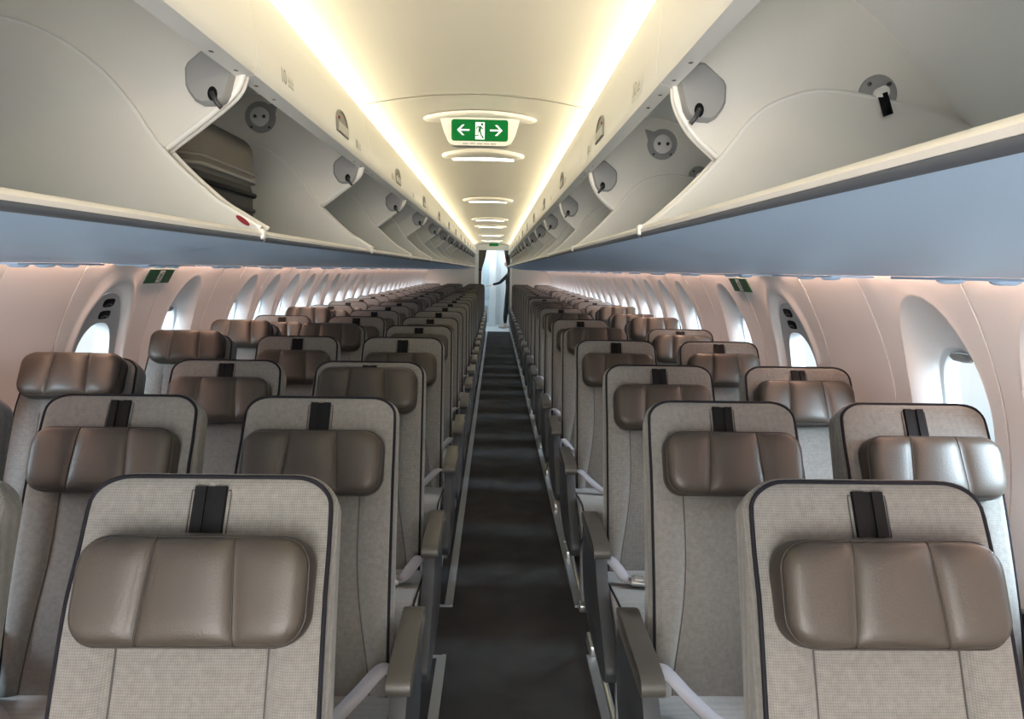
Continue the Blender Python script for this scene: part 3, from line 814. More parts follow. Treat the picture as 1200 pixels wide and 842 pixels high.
def make_seat_meshes():
    D = {}
    # --- back
    S_ = [SL * k / 26 * .9 for k in range(27)] + [SL - RC + RC * sin(pi / 2 * k / 12) for k in range(1, 13)]
    S_ = sorted(set(round(v, 5) for v in S_))
    U = [-1, -.99, -.965, -.93, -.86] + [-.78 + 1.56 * k / 22 for k in range(23)] + [.86, .93, .965, .99, 1]
    nu = len(U); V = []; F = []
    def tfront(u, s):
        e = min(1, (1 - abs(u)) / .10); e2 = min(1, (SL - s) / .035)
        edge = (1 - (1 - e) ** 2.5) * (1 - (1 - e2) ** 2.5)
        x = abs(u) * hw(s); sx = seam_x(s)
        bol = .012 * smooth01(sx - .01, sx + .03, x) * (1 - smooth01(.52, .62, s))
        lum = .018 * exp(-((s - .22) / .13) ** 2) * (1 - (x / .25) ** 2)
        groove = .005 * exp(-abs((x - sx) / .006)) * (1 - smooth01(.50, .56, s))
        return -.018 + (.020 + bol + lum) * edge - groove
    def ucols(s):
        us = min(.84, seam_x(s) / hw(s))
        o_ = [us + (.86 - us) * k / 6 for k in range(7)][:-1]; i_ = [us * k / 7 for k in range(7)]
        o_ = [us, us + .03, us + .07] + [us + .07 + (.86 - us - .07) * k / 3 for k in (1, 2)]
        i_ = [0, us * .3, us * .55, us * .75, us - .07, us - .03]
        P_ = i_[1:] + o_ + [.86, .93, .965, .99, 1]
        return [-p for p in P_[::-1]] + [0] + P_
    for s in S_:
        for u in ucols(s): V.append(on_back(u * hw(s), s, tfront(u, s)))
    nu = len(ucols(.1)); U = ucols(.1)
    for j in range(len(S_) - 1):
        for i in range(nu - 1): F.append((j * nu + i, j * nu + i + 1, (j + 1) * nu + i + 1, (j + 1) * nu + i))
    n0 = len(V)
    for s in S_:
        for u in U:
            bt = -.075 - .02 * (1 - s / SL)
            V.append(on_back(u * (hw(s) - .008), s - (.006 if s > SL - .01 else 0), bt))
    for j in range(len(S_) - 1):
        for i in range(nu - 1): F.append((n0 + j * nu + i, n0 + (j + 1) * nu + i, n0 + (j + 1) * nu + i + 1, n0 + j * nu + i + 1))
    m_ = len(S_)
    for j in range(m_ - 1):
        F.append((j * nu, (j + 1) * nu, n0 + (j + 1) * nu, n0 + j * nu))
        F.append((j * nu + nu - 1, n0 + j * nu + nu - 1, n0 + (j + 1) * nu + nu - 1, (j + 1) * nu + nu - 1))
    for i in range(nu - 1):
        F.append((i, n0 + i, n0 + i + 1, i + 1))
        a = (m_ - 1) * nu; F.append((a + i, a + i + 1, n0 + a + i + 1, n0 + a + i))
    D['back'] = (V, F)
    # piping just inside the edge
    inset = .010
    path = []
    for s in [SL * k / 20 * .89 for k in range(21)]: path.append((hw(s) - inset, s))
    r_ = RC - inset
    for k in range(1, 9): path.append((hw(SL - RC) - RC + r_ * cos(pi / 2 * k / 8), SL - RC + r_ * sin(pi / 2 * k / 8)))
    full = path + [(x, path[-1][1]) for x in (.08, .04, 0, -.04, -.08)] + [(-x, s) for x, s in path[::-1]]
    def tt(x, s):
        w = hw(min(s, SL)); return tfront(max(-1, min(1, x / w)), min(s, SL)) if w > 0 else 0
    D['piping'] = tube([on_back(x, s, tt(x, s) + .0005) for x, s in full], .0042, 6)
    seams = []
    for sg in (-1, 1):
        seams.append(tube([on_back(sg * seam_x(s), s, tfront(seam_x(s) / hw(s), s) + .0012) for s in [.02 + .50 * k / 18 for k in range(19)]], .0017, 5))
    D['seam_l'], D['seam_r'] = seams
    # stitched slot beside the clip
    D['stitch'] = tube([on_back(-.032, q, .0035) for q in (SL - .125, SL - .09, SL - .065, SL - .040)] + [on_back(0, SL - .040, .0035)] + [on_back(.032, q, .0035) for q in (SL - .040, SL - .065, SL - .09, SL - .125)], .0012, 4)
    # headrest clip
    cl = []
    for x0, x1, t0, t1 in ((-.026, .026, -.004, .0055), (-.0255, -.007, .004, .010), (.007, .0255, .004, .010)):
        V = []; F = []
        ss = [SL - .125 + .093 * k / 6 for k in range(7)]
        for s in ss: V += [on_back(x0, s, t0), on_back(x1, s, t0), on_back(x1, s, t1), on_back(x0, s, t1)]
        for k in range(6):
            for q in range(4): F.append((4 * k + q, 4 * k + (q + 1) % 4, 4 * k + 4 + (q + 1) % 4, 4 * k + 4 + q))
        F += [(3, 2, 1, 0), (24, 25, 26, 27)]
        cl.append((V, F))
    D['clip'] = merge(*cl)
    # --- headrest (flat local frame: x, v up, t front)
    HW_, HH = .175, .079
    NX, NV = 44, 16
    V = []; F = []
    R_ = .046
    hsx = lambda v: .066 - .006 * v
    def hh(x):
        q = abs(x) - (HW_ - R_)
        return HH if q <= 0 else HH - R_ + sqrt(max(0, R_ * R_ - q * q))
    TQ = sorted(set([round(-1 + k / 9, 5) for k in range(10)] + [round(k / 9, 5) for k in range(10)]))
    XQ = [-HW_ + R_ * (1 - cos(pi / 2 * k / 8)) for k in range(9)]
    def cols(v):
        h_ = hsx(v); q = [-HW_ + (HW_ - h_) * (1 - cos(pi / 2 * k / 14)) for k in range(15)]
        q[-1] = -h_
        q = q[:-1] + [-h_ - .010, -h_ - .004] if False else q
        mid = [-h_ + 2 * h_ * (.5 - .5 * cos(pi * k / 14)) for k in range(1, 14)]
        return q + mid + [-x for x in q[::-1]]
    vs = [sin(pi / 2 * (2 * k / NV - 1)) for k in range(NV + 1)]
    def tf(x, v):
        u = abs(x) / HW_
        e = max(0, 1 - u ** 14) ** .5 * max(0, 1 - abs(v) ** 6) ** .5
        sx = hsx(v)
        d = min(abs(x - sx), abs(x + sx))
        pan = .014 * (1 - exp(-(d / .016) ** .9))
        return .027 + e * (.011 + pan)
    CL = [cols(v) for v in vs]; nx = len(CL[0]); xs = CL[len(vs) // 2]
    for i in range(nx):
        for j, v in enumerate(vs):
            x = CL[j][i]
            V.append((x, v * hh(x), tf(x, v)))
    nv = len(vs)
    for i in range(nx - 1):
        for j in range(nv - 1): F.append((i * nv + j, (i + 1) * nv + j, (i + 1) * nv + j + 1, i * nv + j + 1))
    front = (V, F)
    # rim loop
    loop = [(x, -hh(x)) for x in xs] + [(x, hh(x)) for x in xs[::-1]]
    lp = []
    for p in loop:
        if not lp or (abs(p[0] - lp[-1][0]) + abs(p[1] - lp[-1][1])) > 1e-6: lp.append(p)
    if abs(lp[0][0] - lp[-1][0]) + abs(lp[0][1] - lp[-1][1]) < 1e-6: lp.pop()
    D['hr_front'] = front
    rr = [[(x * f, v * g_, t) for x, v in lp] for f, g_, t in ((1, 1, .027), (1.016, 1.035, .019), (1.018, 1.04, 0), (1.008, 1.02, -.018), (.97, .95, -.024), (.5, .5, -.026))]
    V, F = ring_disc(rr); n = len(lp); F.append(tuple(range(5 * n, 6 * n)))
    D['hr_rim'] = (V, F)
    D['hr_welt'] = tube([(x * 1.003, v * 1.008, .0278) for x, v in lp], .0020, 5, True)
    for nm_, sg in (('hr_seam_l', -1), ('hr_seam_r', 1)): D[nm_] = tube([(sg * hsx(v), v * HH, tf(hsx(v), v) + .0010) for v in vs], .0017, 5)
    # --- cushion
    poly = spline([(-.21, .335), (-.40, .335), (-.62, .345), (-.672, .372), (-.690, .42), (-.682, .468), (-.655, .492), (-.60, .500), (-.45, .482), (-.30, .462), (-.215, .458)], 4)
    V = []; F = []; n = len(poly)
    cxc = sum(p[0] for p in poly) / n; czc = sum(p[1] for p in poly) / n
    secs = [(-.226, .86), (-.231, .94), (-.2285, .985), (-.215, 1.0), (-.10, 1.01), (0, 1.012), (.10, 1.01), (.215, 1.0), (.2285, .985), (.231, .94), (.226, .86)]
    rings = [[(x, cxc + (p[0] - cxc) * (1 - (1 - f) * .35), czc + (p[1] - czc) * f) for p in poly] for x, f in secs]
    V, F = ring_disc(rings); F.append(tuple(range(n))[::-1]); F.append(tuple((len(secs) - 1) * n + k for k in range(n)))
    D['cushion'] = (V, F)
    for nm_, sg in (('cush_pipe_l', -1), ('cush_pipe_r', 1)): D[nm_] = tube([(sg * .2265, cxc + (p[0] - cxc) * .998, czc + (p[1] - czc) * 1.0) for p in poly[:-1]], .0034, 5, True)
    # --- armrest
    ap = [(-.135, .626), (-.16, .640), (-.25, .640), (-.40, .632), (-.452, .626), (-.468, .612), (-.468, .594), (-.452, .584), (-.40, .586), (-.20, .592), (-.14, .600)]
    ap = spline(ap + [ap[0]], 3)[:-1]
    yc = sum(p[0] for p in ap) / len(ap); zc = sum(p[1] for p in ap) / len(ap)
    rings = [[(x, yc + (p[0] - yc) * f, zc + (p[1] - zc) * g_) for p in ap] for x, f, g_ in ((-.021, .985, .72), (-.0255, .995, .90), (-.0265, 1, .97), (-.022, 1, 1), (.022, 1, 1), (.0265, 1, .97), (.0255, .995, .90), (.021, .985, .72))]
    V, F = ring_disc(rings); n = len(ap); F.append(tuple(range(n))[::-1]); F.append(tuple(7 * n + k for k in range(n)))
    D['arm'] = (V, F)
    # side panel: grey plastic between armrest and seat base
    sp_ = spline([(-.10, .600), (-.36, .592), (-.415, .56), (-.47, .49), (-.57, .415), (-.665, .345), (-.672, .305), (-.63, .275), (-.45, .268), (-.24, .285), (-.13, .35), (-.085, .47), (-.10, .600)], 4)[:-1]
    yc = sum(p[0] for p in sp_) / len(sp_); zc = sum(p[1] for p in sp_) / len(sp_)
    rings = [[(x, yc + (p[0] - yc) * f, zc + (p[1] - zc) * f) for p in sp_] for x, f in ((-.018, .97), (-.021, .985), (-.016, 1), (.012, 1), (.017, .985), (.014, .96))]
    V, F = ring_disc(rings); n = len(sp_); F.append(tuple(range(n))[::-1]); F.append(tuple(5 * n + k for k in range(n)))
    D['panel'] = (V, F)
    # arm stay under a middle armrest
    D['stay'] = prism_x([(-.13, .61), (-.19, .60), (-.20, .50), (-.20, .40), (-.13, .38), (-.10, .48)], -.012, .012)
    # legs
    leg = [tube([(0, -.56, .035), (0, -.50, .30), (0, -.48, .345)], [.013, .013, .015], 8), tube([(0, -.56, .035), (0, .02, .06)], .011, 8),
           tube([(0, .02, .055), (0, -.16, .345)], .013, 8), rbox(0, -.565, .018, .04, .09, .036, .008), rbox(0, .03, .024, .045, .12, .048, .008)]
    D['leg'] = merge(*leg)
    D['beam'] = merge(tube([(-.25, -.48, .325), (.25, -.48, .325)], .018, 8), tube([(-.25, -.18, .325), (.25, -.18, .325)], .018, 8), rbox(0, -.33, .322, .44, .36, .018, .006))
    return D
SM = make_seat_meshes()

def mesh_of(key, m_, auto=None):
    o = obj(key, *SM[key], m_, auto=auto); me = o.data; bpy.data.objects.remove(o); return me
ME = dict(back=mesh_of('back', M['fabric'], 60), piping=mesh_of('piping', M['piping']), seam_l=mesh_of('seam_l', M['seam']), seam_r=mesh_of('seam_r', M['seam']), stitch=mesh_of('stitch', M['seam']),
          clip=mesh_of('clip', M['black_plastic'], 30), hr_front=mesh_of('hr_front', M['leather']), hr_rim=mesh_of('hr_rim', M['leather_side'], 70), hr_welt=mesh_of('hr_welt', M['leather_seam']),
          hr_seam_l=mesh_of('hr_seam_l', M['leather_seam']), hr_seam_r=mesh_of('hr_seam_r', M['leather_seam']), cushion=mesh_of('cushion', M['cushion_fabric'], 50), cush_pipe_l=mesh_of('cush_pipe_l', M['piping']), cush_pipe_r=mesh_of('cush_pipe_r', M['piping']), arm=mesh_of('arm', M['armrest'], 50),
          panel=mesh_of('panel', M['side_panel'], 40), stay=mesh_of('stay', M['side_panel'], 30), leg=mesh_of('leg', M['metal'], 40), beam=mesh_of('beam', M['dark_metal'], 40))

def child(name, me, par, loc=(0, 0, 0), scl=None, rot=None):
    o = bpy.data.objects.new(name, me); C.objects.link(o); o.parent = par; o.location = loc
    if scl: o.scale = scl
    if rot: o.rotation_euler = rot
    return o

def ribbon(pts, wvec, th=.0025):
    """flat webbing along pts, half-width vectors wvec"""
    V = []; F = []; n = len(pts)
    for p, w in zip(pts, wvec):
        p = Vector(p); w = Vector(w)
        a = p - w; b_ = p + w
        V += [a, b_, b_ + Vector((0, 0, th)), a + Vector((0, 0, th))]
    for k in range(n - 1):
        for q in range(4): F.append((4 * k + q, 4 * k + (q + 1) % 4, 4 * k + 4 + (q + 1) % 4, 4 * k + 4 + q))
    F += [(3, 2, 1, 0), tuple(4 * (n - 1) + q for q in range(4))]
    return V, F
def spl3(pts, n=6):
    P = [Vector(p) for p in pts]; out = []
    for i in range(len(P) - 1):
        p0 = P[i - 1] if i else 2 * P[0] - P[1]; p1, p2 = P[i], P[i + 1]; p3 = P[i + 2] if i + 2 < len(P) else 2 * P[-1] - P[-2]
        for k in range(n):
            t = k / n; out.append(.5 * (2 * p1 + (p2 - p0) * t + (2 * p0 - 5 * p1 + 4 * p2 - p3) * t * t + (3 * p1 - p0 - 3 * p2 + p3) * t ** 3))
    out.append(P[-1]); return out
def belt_mesh(pts, hwid=.023):
    Q = spl3(pts)
    W = []
    for i in range(len(Q)):
        d = (Q[min(i + 1, len(Q) - 1)] - Q[max(0, i - 1)]).normalized()
        w = d.cross(Vector((0, 0, 1)))
        if w.length < .15: w = Vector((0, 1, 0))
        w.normalize(); W.append(w * hwid)
    return ribbon(Q, W)
BELT = {}
for var, pa in (('a', [(.232, -.265, .44), (.238, -.30, .510), (.222, -.345, .540), (.195, -.385, .522), (.172, -.41, .498), (.145, -.425, .492)]),
                ('b', [(.236, -.255, .45), (.240, -.27, .53), (.205, -.31, .560), (.15, -.36, .52), (.10, -.41, .492), (.03, -.47, .494), (-.02, -.50, .498)])):
    o = obj('b', *belt_mesh(pa), M['belt']); BELT[var] = o.data; bpy.data.objects.remove(o)
o = obj('b', *belt_mesh([(-.225, -.262, .44), (-.222, -.29, .500), (-.18, -.34, .492), (-.10, -.41, .490), (-.03, -.50, .500), (.02, -.56, .508)]), M['belt']); BELT['c'] = o.data; bpy.data.objects.remove(o)
o = obj('b', *merge(rbox(0, 0, 0, .066, .055, .016, .005), rbox(.0, -.004, .011, .05, .038, .010, .004), rbox(-.045, 0, -.002, .03, .04, .005, .002)), M['buckle'], auto=40); BELT['buckle'] = o.data; bpy.data.objects.remove(o)

def headrest(par, low):
    """low = distance of the pad's centre below the top of the back, along the spine"""
    s = SL - low
    p, n = spine(s)
    h = bpy.data.objects.new('headrest', ME['hr_rim']); C.objects.link(h); h.parent = par
    # local x -> x, local y -> along spine, local z(t) -> front normal
    T = Vector((0, -n[1] * -1, 0))
    ty, tz = (-n[1] * -1, -n[0])
    R = Matrix(((1, 0, 0), (0, n[1], n[0]), (0, -n[0], n[1])))
    # columns: x axis, spine tangent, normal
    R = Matrix(((1, 0, 0), (0, n[1], n[0]), (0, -n[0], n[1])))
    h.matrix_local = Matrix.Translation((0, p[0] + n[0] * .026, p[1] + n[1] * .026)) @ R.to_4x4()
    child('pad', ME['hr_front'], h); child('welt', ME['hr_welt'], h); child('stitching', ME['hr_seam_l'], h); child('stitching', ME['hr_seam_r'], h)
    return h

def make_seat(aisle, edge_aisle, edge_win, belt):
    """aisle = +1 if the aisle lies on the +x side of the seat"""
    r = thing('airliner_seat', '', 'seat', (0, 0, 0))
    b_ = child('backrest', ME['back'], r)
    child('piping', ME['piping'], b_); child('seam', ME['seam_l'], b_); child('seam', ME['seam_r'], b_); child('slot_stitching', ME['stitch'], b_)
    child('headrest_clip', ME['clip'], r)
    headrest(r, .18)
    c_ = child('cushion', ME['cushion'], r); child('piping', ME['cush_pipe_l'], c_); child('piping', ME['cush_pipe_r'], c_)
    child('armrest', ME['arm'], r, (aisle * .262, 0, 0))
    if edge_aisle: child('side_panel', ME['panel'], r, (aisle * .258, 0, 0), (aisle, 1, 1))
    else: child('armrest_stay', ME['stay'], r, (aisle * .262, 0, 0))
    if edge_win:
        child('armrest', ME['arm'], r, (-aisle * .262, 0, 0)); child('armrest_stay', ME['stay'], r, (-aisle * .262, 0, 0))
    child('seat_frame', ME['beam'], r)
    if edge_aisle: child('leg', ME['leg'], r, (aisle * .205, 0, 0))
    if edge_win: child('leg', ME['leg'], r, (-aisle * .15, 0, 0))
    s1 = child('seat_belt', BELT[belt], r, (0, 0, 0), (aisle, 1, 1))
    s2 = child('seat_belt', BELT['c'], r, (0, 0, 0), (aisle, 1, 1))
    e = (.125, -.434, .500) if belt == 'a' else (-.045, -.515, .506)
    bu = child('buckle', BELT['buckle'], s1, e, None, (0, 0, .2 if belt == 'a' else .6))
    return r

XL, XR, SPC = -.459, .615, .524
NROW = 22
ROWY = [1.165, 1.889, 2.63] + [3.578 + .755 * k for k in range(NROW - 3)]
COLS = [('left aisle', XL, 1, True, False), ('left middle', XL - SPC, 1, False, False), ('left window', XL - 2 * SPC, 1, False, True),
        ('right aisle', XR, -1, True, False), ('right window', XR + SPC, -1, False, True)]
# headrest height of seats the photo shows clearly: 'r' raised level with the top, otherwise metres below
HR = {('left aisle', 0): .186, ('left aisle', 1): .178, ('left aisle', 2): .118, ('left aisle', 3): .176, ('left aisle', 4): .150,
      ('left middle', 0): .16, ('left middle', 1): .176, ('left middle', 2): .160, ('left middle', 3): .170, ('left middle', 4): .088, ('left middle', 5): .17,
      ('left window', 0): .12, ('left window', 1): .16, ('left window', 2): .072, ('left window', 3): .070, ('left window', 4): .072, ('left window', 6): .075, ('left window', 5): .15,
      ('right aisle', 0): .186, ('right aisle', 1): .172, ('right aisle', 2): .168, ('right aisle', 3): .166, ('right aisle', 4): .092,
      ('right window', 0): .18, ('right window', 1): .178, ('right window', 2): .148, ('right window', 3): .160, ('right window', 4): .135, ('right window', 5): .07, ('right window', 6): .10, ('right window', 7): .07}
HSH = {}
def headrest_desc(v):
    return 'headrest raised to the top' if v < .14 else ('headrest set midway' if v < .196 else 'headrest set low')
for cname, x, ai, ea, ew in COLS:
    protos = {}
    for r in range(NROW):
        v = 'ab'[r % 2]
        if v not in protos:
            o = make_seat(ai, ea, ew, v); protos[v] = o
        else:
            o = copy_tree(protos[v])
        o.location = (x + ({'right aisle': .016, 'left middle': -.03, 'right window': .05, 'left window': -.035}.get(cname, -.004) if r == 0 else 0), ROWY[r], -.004 if r == 0 else 0)
        low = HR.get((cname, r), random.choice([.10, .15, .165, .17, .175])) + (.029 if r == 0 else .039)
        s = SL - low; p, n = spine(s)
        R = Matrix(((1, 0, 0), (0, n[1], n[0]), (0, -n[0], n[1])))
        for ch in o.children:
            if ch.name.startswith('headrest') and 'clip' not in ch.name:
                jit = random.uniform(-.006, .006)
                if cname == 'left aisle' and r == 0: jit = .008
                if cname == 'right aisle' and r == 0: jit = -.004
                ch.matrix_local = Matrix.Translation((jit, p[0] + n[0] * .026, p[1] + n[1] * .026)) @ R.to_4x4()
        row = ORD[r]
        side = 'left of the aisle' if cname.startswith('left') else 'right of the aisle'
        place = cname.split()[1]
        o['label'] = 'grey fabric %s seat %s, %s row back, %s' % (place, side, row, headrest_desc(low))
        o['group'] = 'grey airliner seats in the %s column' % cname

# ------------------------------------------------------------------ floor strips along the aisle
for x, nm in ((-.18, 'left'), (.385, 'right')):
    for y0, y1, wh in ((Y_FRONT + .3, 2.61, 'nearer the viewer'), (3.02, Y_END - .1, 'running far back')):
        sg = -1 if nm == 'left' else 1
        t = thing('floor_strip', 'blue-grey floor track strip along the %s aisle edge, %s' % (nm, wh), 'floor strip', (x, (y0 + y1) / 2, 0), 'floor strips along the aisle')
        obj('rail', *merge(box(0, 0, .005, .016, y1 - y0, .010), box(sg * .018, 0, .003, .020, y1 - y0, .006)), M['strip'], t, smooth=False)
        ye = (y1 - y0) / 2 - .006 if wh.startswith('near') else -(y1 - y0) / 2 + .006
        obj('end_cap', *box(sg * .035, ye, .004, .085, .010, .008), M['strip'], t, smooth=False)

# ------------------------------------------------------------------ crew member at the rear doorway
def skin_body(name, nodes, edges, m_, parent=None, sub=2):
    me = bpy.data.meshes.new(name); me.from_pydata([n[0] for n in nodes], edges, []); o = bpy.data.objects.new(name, me); C.objects.link(o)
    sk = o.modifiers.new('s', 'SKIN'); sk.use_smooth_shade = True
    for i, n in enumerate(nodes):
        o.data.skin_vertices[0].data[i].radius = (n[1], n[2] if len(n) > 2 else n[1])
        o.data.skin_vertices[0].data[i].use_root = (i == 0)
    ss = o.modifiers.new('u', 'SUBSURF'); ss.levels = sub; ss.render_levels = sub
    bpy.context.view_layer.update()
    dg = bpy.context.evaluated_depsgraph_get(); me2 = bpy.data.meshes.new_from_object(o.evaluated_get(dg))
    bpy.data.objects.remove(o)
    for p in me2.polygons: p.use_smooth = True
    me2.materials.clear(); me2.materials.append(m_)
    o2 = bpy.data.objects.new(name, me2); C.objects.link(o2)
    if parent: o2.parent = parent
    return o2
pt_ = thing('person', 'person in black reaching out one arm, half hidden by the right rear curtain', 'person', (.355, 18.35, .004))
# body: faces the left, one arm reaching toward the cabinet
N = [((.03, 0, .92), .135, .11), ((.03, 0, 1.10), .115, .10), ((.02, 0, 1.28), .135, .105), ((.02, 0, 1.40), .10, .08), ((.02, 0, 1.47), .052), ((.0, -.005, 1.55), .05),
     ((.0, -.15, 1.40), .058), ((-.14, -.19, 1.27), .047), ((-.24, -.20, 1.17), .040), ((-.42, -.20, 1.12), .032),
     ((.05, .16, 1.38), .056), ((.10, .20, 1.12), .045), ((.04, .20, .90), .034),
     ((-.01, -.085, .82), .098), ((-.06, -.085, .50), .066), ((-.085, -.085, .30), .057), ((-.085, -.085, .11), .042),
     ((.05, .085, .82), .098), ((.03, .085, .50), .066), ((.075, .085, .30), .057), ((.095, .085, .11), .042)]
E_ = [(0, 1), (1, 2), (2, 3), (3, 4), (4, 5), (3, 6), (6, 7), (7, 8), (8, 9), (3, 10), (10, 11), (11, 12), (0, 13), (13, 14), (14, 15), (15, 16), (0, 17), (17, 18), (18, 19), (19, 20)]
body = skin_body('body', N, E_, M['uniform'], pt_)
def ellipsoid(c, r, n=16, m_=12, f=None):
    V = []; F = []
    for j in range(m_ + 1):
        ph = -pi / 2 + pi * j / m_
        for k in range(n):
            th = 2 * pi * k / n; d = Vector((cos(ph) * cos(th), cos(ph) * sin(th), sin(ph)))
            if f: d = f(d)
            V.append((c[0] + r[0] * d.x, c[1] + r[1] * d.y, c[2] + r[2] * d.z))
    for j in range(m_):
        for k in range(n): F.append((j * n + k, j * n + (k + 1) % n, (j + 1) * n + (k + 1) % n, (j + 1) * n + k))
    return V, F
def face_f(d):
    k = 1.0
    if d.z < 0: k = 1 - .22 * d.z * d.z
    q = Vector((d.x * k, d.y * k, d.z))
    if d.x < -.8 and abs(d.y) < .25 and -.35 < d.z < .15: q.x -= .16
    return q
hd = obj('head', *merge(ellipsoid((-.02, -.005, 1.655), (.095, .075, .118), f=face_f), ellipsoid((0, -.08, 1.65), (.018, .012, .03), 8, 6), ellipsoid((0, .07, 1.65), (.018, .012, .03), 8, 6)), M['skin'], pt_)
obj('hair', *merge(ellipsoid((.012, -.005, 1.685), (.098, .084, .105)), ellipsoid((.10, -.005, 1.67), (.045, .045, .045), 10, 8)), M['hair'], hd)
for sy in (-.035, .025):
    obj('eye', *ellipsoid((-.108, sy, 1.665), (.010, .013, .008), 10, 6), M['black_plastic'], hd)
obj('mouth', *ellipsoid((-.104, -.005, 1.595), (.008, .024, .006), 10, 6), M['leather'], hd)
# reaching hand: palm, four fingers and a thumb
hn = [((-.425, -.20, 1.118), .026, .018), ((-.47, -.20, 1.108), .034, .015), ((-.50, -.20, 1.10), .034, .013)]
he = [(0, 1), (1, 2)]
hand = skin_body('hand', hn, he, M['skin'], body)
for q, (dy, ln) in enumerate(((-.030, .065), (-.010, .078), (.010, .074), (.029, .058))):
    skin_body('finger', [((-.495, -.20 + dy * .8, 1.10), .0085), ((-.515 - ln * .35, -.20 + dy, 1.096), .008), ((-.515 - ln * .7, -.20 + dy, 1.082), .0072), ((-.515 - ln * .92, -.20 + dy, 1.064), .0062)], [(0, 1), (1, 2), (2, 3)], M['skin'], hand, 1)
skin_body('thumb', [((-.455, -.222, 1.108), .011), ((-.475, -.252, 1.10), .010), ((-.505, -.265, 1.09), .0085)], [(0, 1), (1, 2)], M['skin'], hand, 1)
oh = skin_body('hand', [((.045, .20, .905), .022, .018), ((.03, .20, .86), .032, .016), ((.025, .20, .825), .03, .013)], [(0, 1), (1, 2)], M['skin'], body)
for dy, ln in ((-.026, .06), (-.009, .07), (.009, .068), (.026, .052)):
    skin_body('finger', [((.026, .20 + dy * .8, .83), .0085), ((.018, .20 + dy, .80 - ln * .3), .008), ((.006, .20 + dy, .80 - ln * .65), .0072), ((-.008, .20 + dy, .80 - ln * .85), .0062)], [(0, 1), (1, 2), (2, 3)], M['skin'], oh, 1)
skin_body('thumb', [((.03, .178, .86), .011), ((.01, .16, .84), .010), ((-.005, .158, .815), .0085)], [(0, 1), (1, 2)], M['skin'], oh, 1)
for cx_, cy_ in ((-.085, -.085), (.095, .085)):
    obj('shoe', *merge(ellipsoid((cx_ - .055, cy_, .045), (.125, .043, .045), 14, 8), ellipsoid((cx_ + .0, cy_, .10), (.05, .042, .055), 12, 8)), M['shoe'], pt_)
# pale trolley beside the crew member
t = thing('galley_trolley', 'pale galley trolley low beside the person in black', 'trolley', (.42, 18.80, .004))
obj('body', *rbox(.0, 0, .52, .28, .3, .96, .02), M['white_panel'], t, auto=40)
obj('handle', *tube([(-.10, -.15, .93), (-.10, -.18, .93), (.10, -.18, .93), (.10, -.15, .93)], .010, 8), M['metal'], t)
for a in (-1, 1):
    for b_ in (-1, 1): obj('wheel', *xform(ellipsoid((0, 0, 0), (.012, .03, .03), 12, 8), Matrix.Translation((a * .11, b_ * .12, .03))), M['black_plastic'], t)

# ------------------------------------------------------------------ light
def area(name, loc, target, sx, sy, power, col, spread=None):
    l = bpy.data.lights.new(name, 'AREA'); l.shape = 'RECTANGLE'; l.size = sx; l.size_y = sy; l.energy = power; l.color = col
    if spread: l.spread = spread
    o = bpy.data.objects.new(name, l); C.objects.link(o)
    d = (Vector(target) - Vector(loc)).normalized()
    z = -d; x = Vector((0, 1, 0)); x = (x - x.dot(z) * z).normalized()
    if x.length < .1: x = Vector((1, 0, 0))
    yv = z.cross(x)
    o.matrix_world = Matrix.Translation(loc) @ Matrix((x, yv, z)).transposed().to_4x4()
    return o
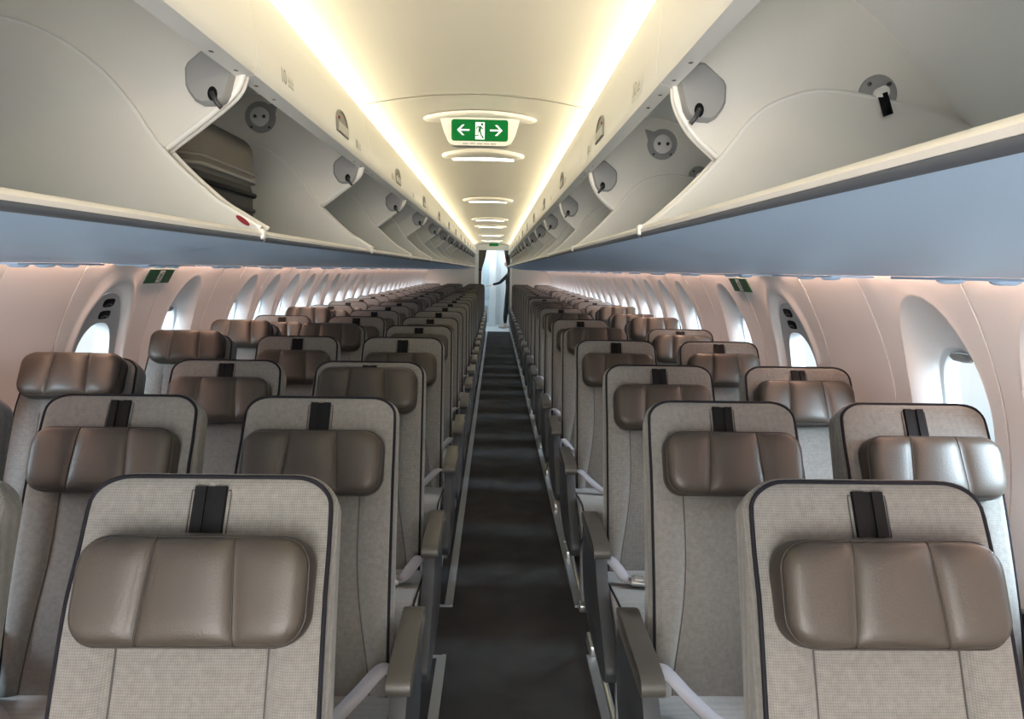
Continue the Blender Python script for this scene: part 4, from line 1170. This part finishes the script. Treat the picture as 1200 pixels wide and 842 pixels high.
# warm cove strips between ceiling and bins
NS = 7
edges = [Y_FRONT + (Y_END - .5 - Y_FRONT) * k / NS for k in range(NS + 1)]
for sd in (-1, 1):
    xc = .378 if sd > 0 else -.531
    for a, b_ in zip(edges, edges[1:]):
        area('cove_light', (xc, (a + b_) / 2, EYE + .548), (xc - sd * .50, (a + b_) / 2, EYE + .585), b_ - a, .03, 3.0 * (b_ - a), (1, .89, .60))
    # peach strips washing the sidewall below the bins
    xw = 1.195 if sd > 0 else -1.575
    for a, b_ in ((Y_FRONT, .2), (.2, 3.02), (3.30, 6.5), (6.5, 10), (10, 13.5), (13.5, Y_END - .3)):
        area('wall_light', (xw, (a + b_) / 2, EYE + .028), (xw + sd * .035, (a + b_) / 2, EYE - .2), b_ - a, .02, 8.0 * (b_ - a), (1, .60, .42))
# daylight standing outside each window, above the line of sight
for sd in (-1, 1):
    for p in PAN:
        if p[2] == 'blank': continue
        yc = p[3]; xo = WX(sd, WC_Z, .62)
        area('sky_light', (xo, yc, WC_Z + .50), (WX(sd, WC_Z), yc, WC_Z + .02), .5, .5, 85 if sd > 0 else 66, (.78, .90, 1))
# added fill lamp behind the viewer, no door there; then the galley light
area('fill_behind_viewer', (-.2, Y_FRONT + .15, 1.15), (-.1, 4, 1.5), 1.9, 1.5, 165, (1, .97, .93))
area('galley_light', (0, 18.6, 2.10), (0, 18.6, 0), 1.4, 1.2, 26, (.86, .95, 1))

w = bpy.data.worlds.new('sky'); bpy.context.scene.world = w; w.use_nodes = True; nt = w.node_tree
bg = nt.nodes['Background']; tc = nt.nodes.new('ShaderNodeTexCoord'); sx = nt.nodes.new('ShaderNodeSeparateXYZ')
nt.links.new(tc.outputs['Generated'], sx.inputs[0])
rp = nt.nodes.new('ShaderNodeValToRGB'); e = rp.color_ramp.elements
mr = nt.nodes.new('ShaderNodeMapRange'); mr.inputs[1].default_value = -1; mr.inputs[2].default_value = 1
nt.links.new(sx.outputs[2], mr.inputs[0]); nt.links.new(mr.outputs[0], rp.inputs[0])
e[0].position = .40; e[0].color = (.72, .86, .92, 1); e[1].position = .482; e[1].color = (.98, 1, 1, 1)
for ps, cl_ in ((.44, (.98, 1, 1, 1)), (.492, (.60, .85, .90, 1)), (.56, (.56, .82, .90, 1)), (.9, (.42, .68, .92, 1))):
    x_ = e.new(ps); x_.color = cl_
nt.links.new(rp.outputs[0], bg.inputs[0]); bg.inputs[1].default_value = 1.05

sc = bpy.context.scene
sc.view_settings.view_transform = 'Standard'
sc.view_settings.look = 'None'
sc.view_settings.exposure = 0
sc.cycles.max_bounces = 10; sc.cycles.diffuse_bounces = 6
sc.cycles.sample_clamp_indirect = 6
sc.cycles.use_denoising = True
bpy.context.view_layer.update()
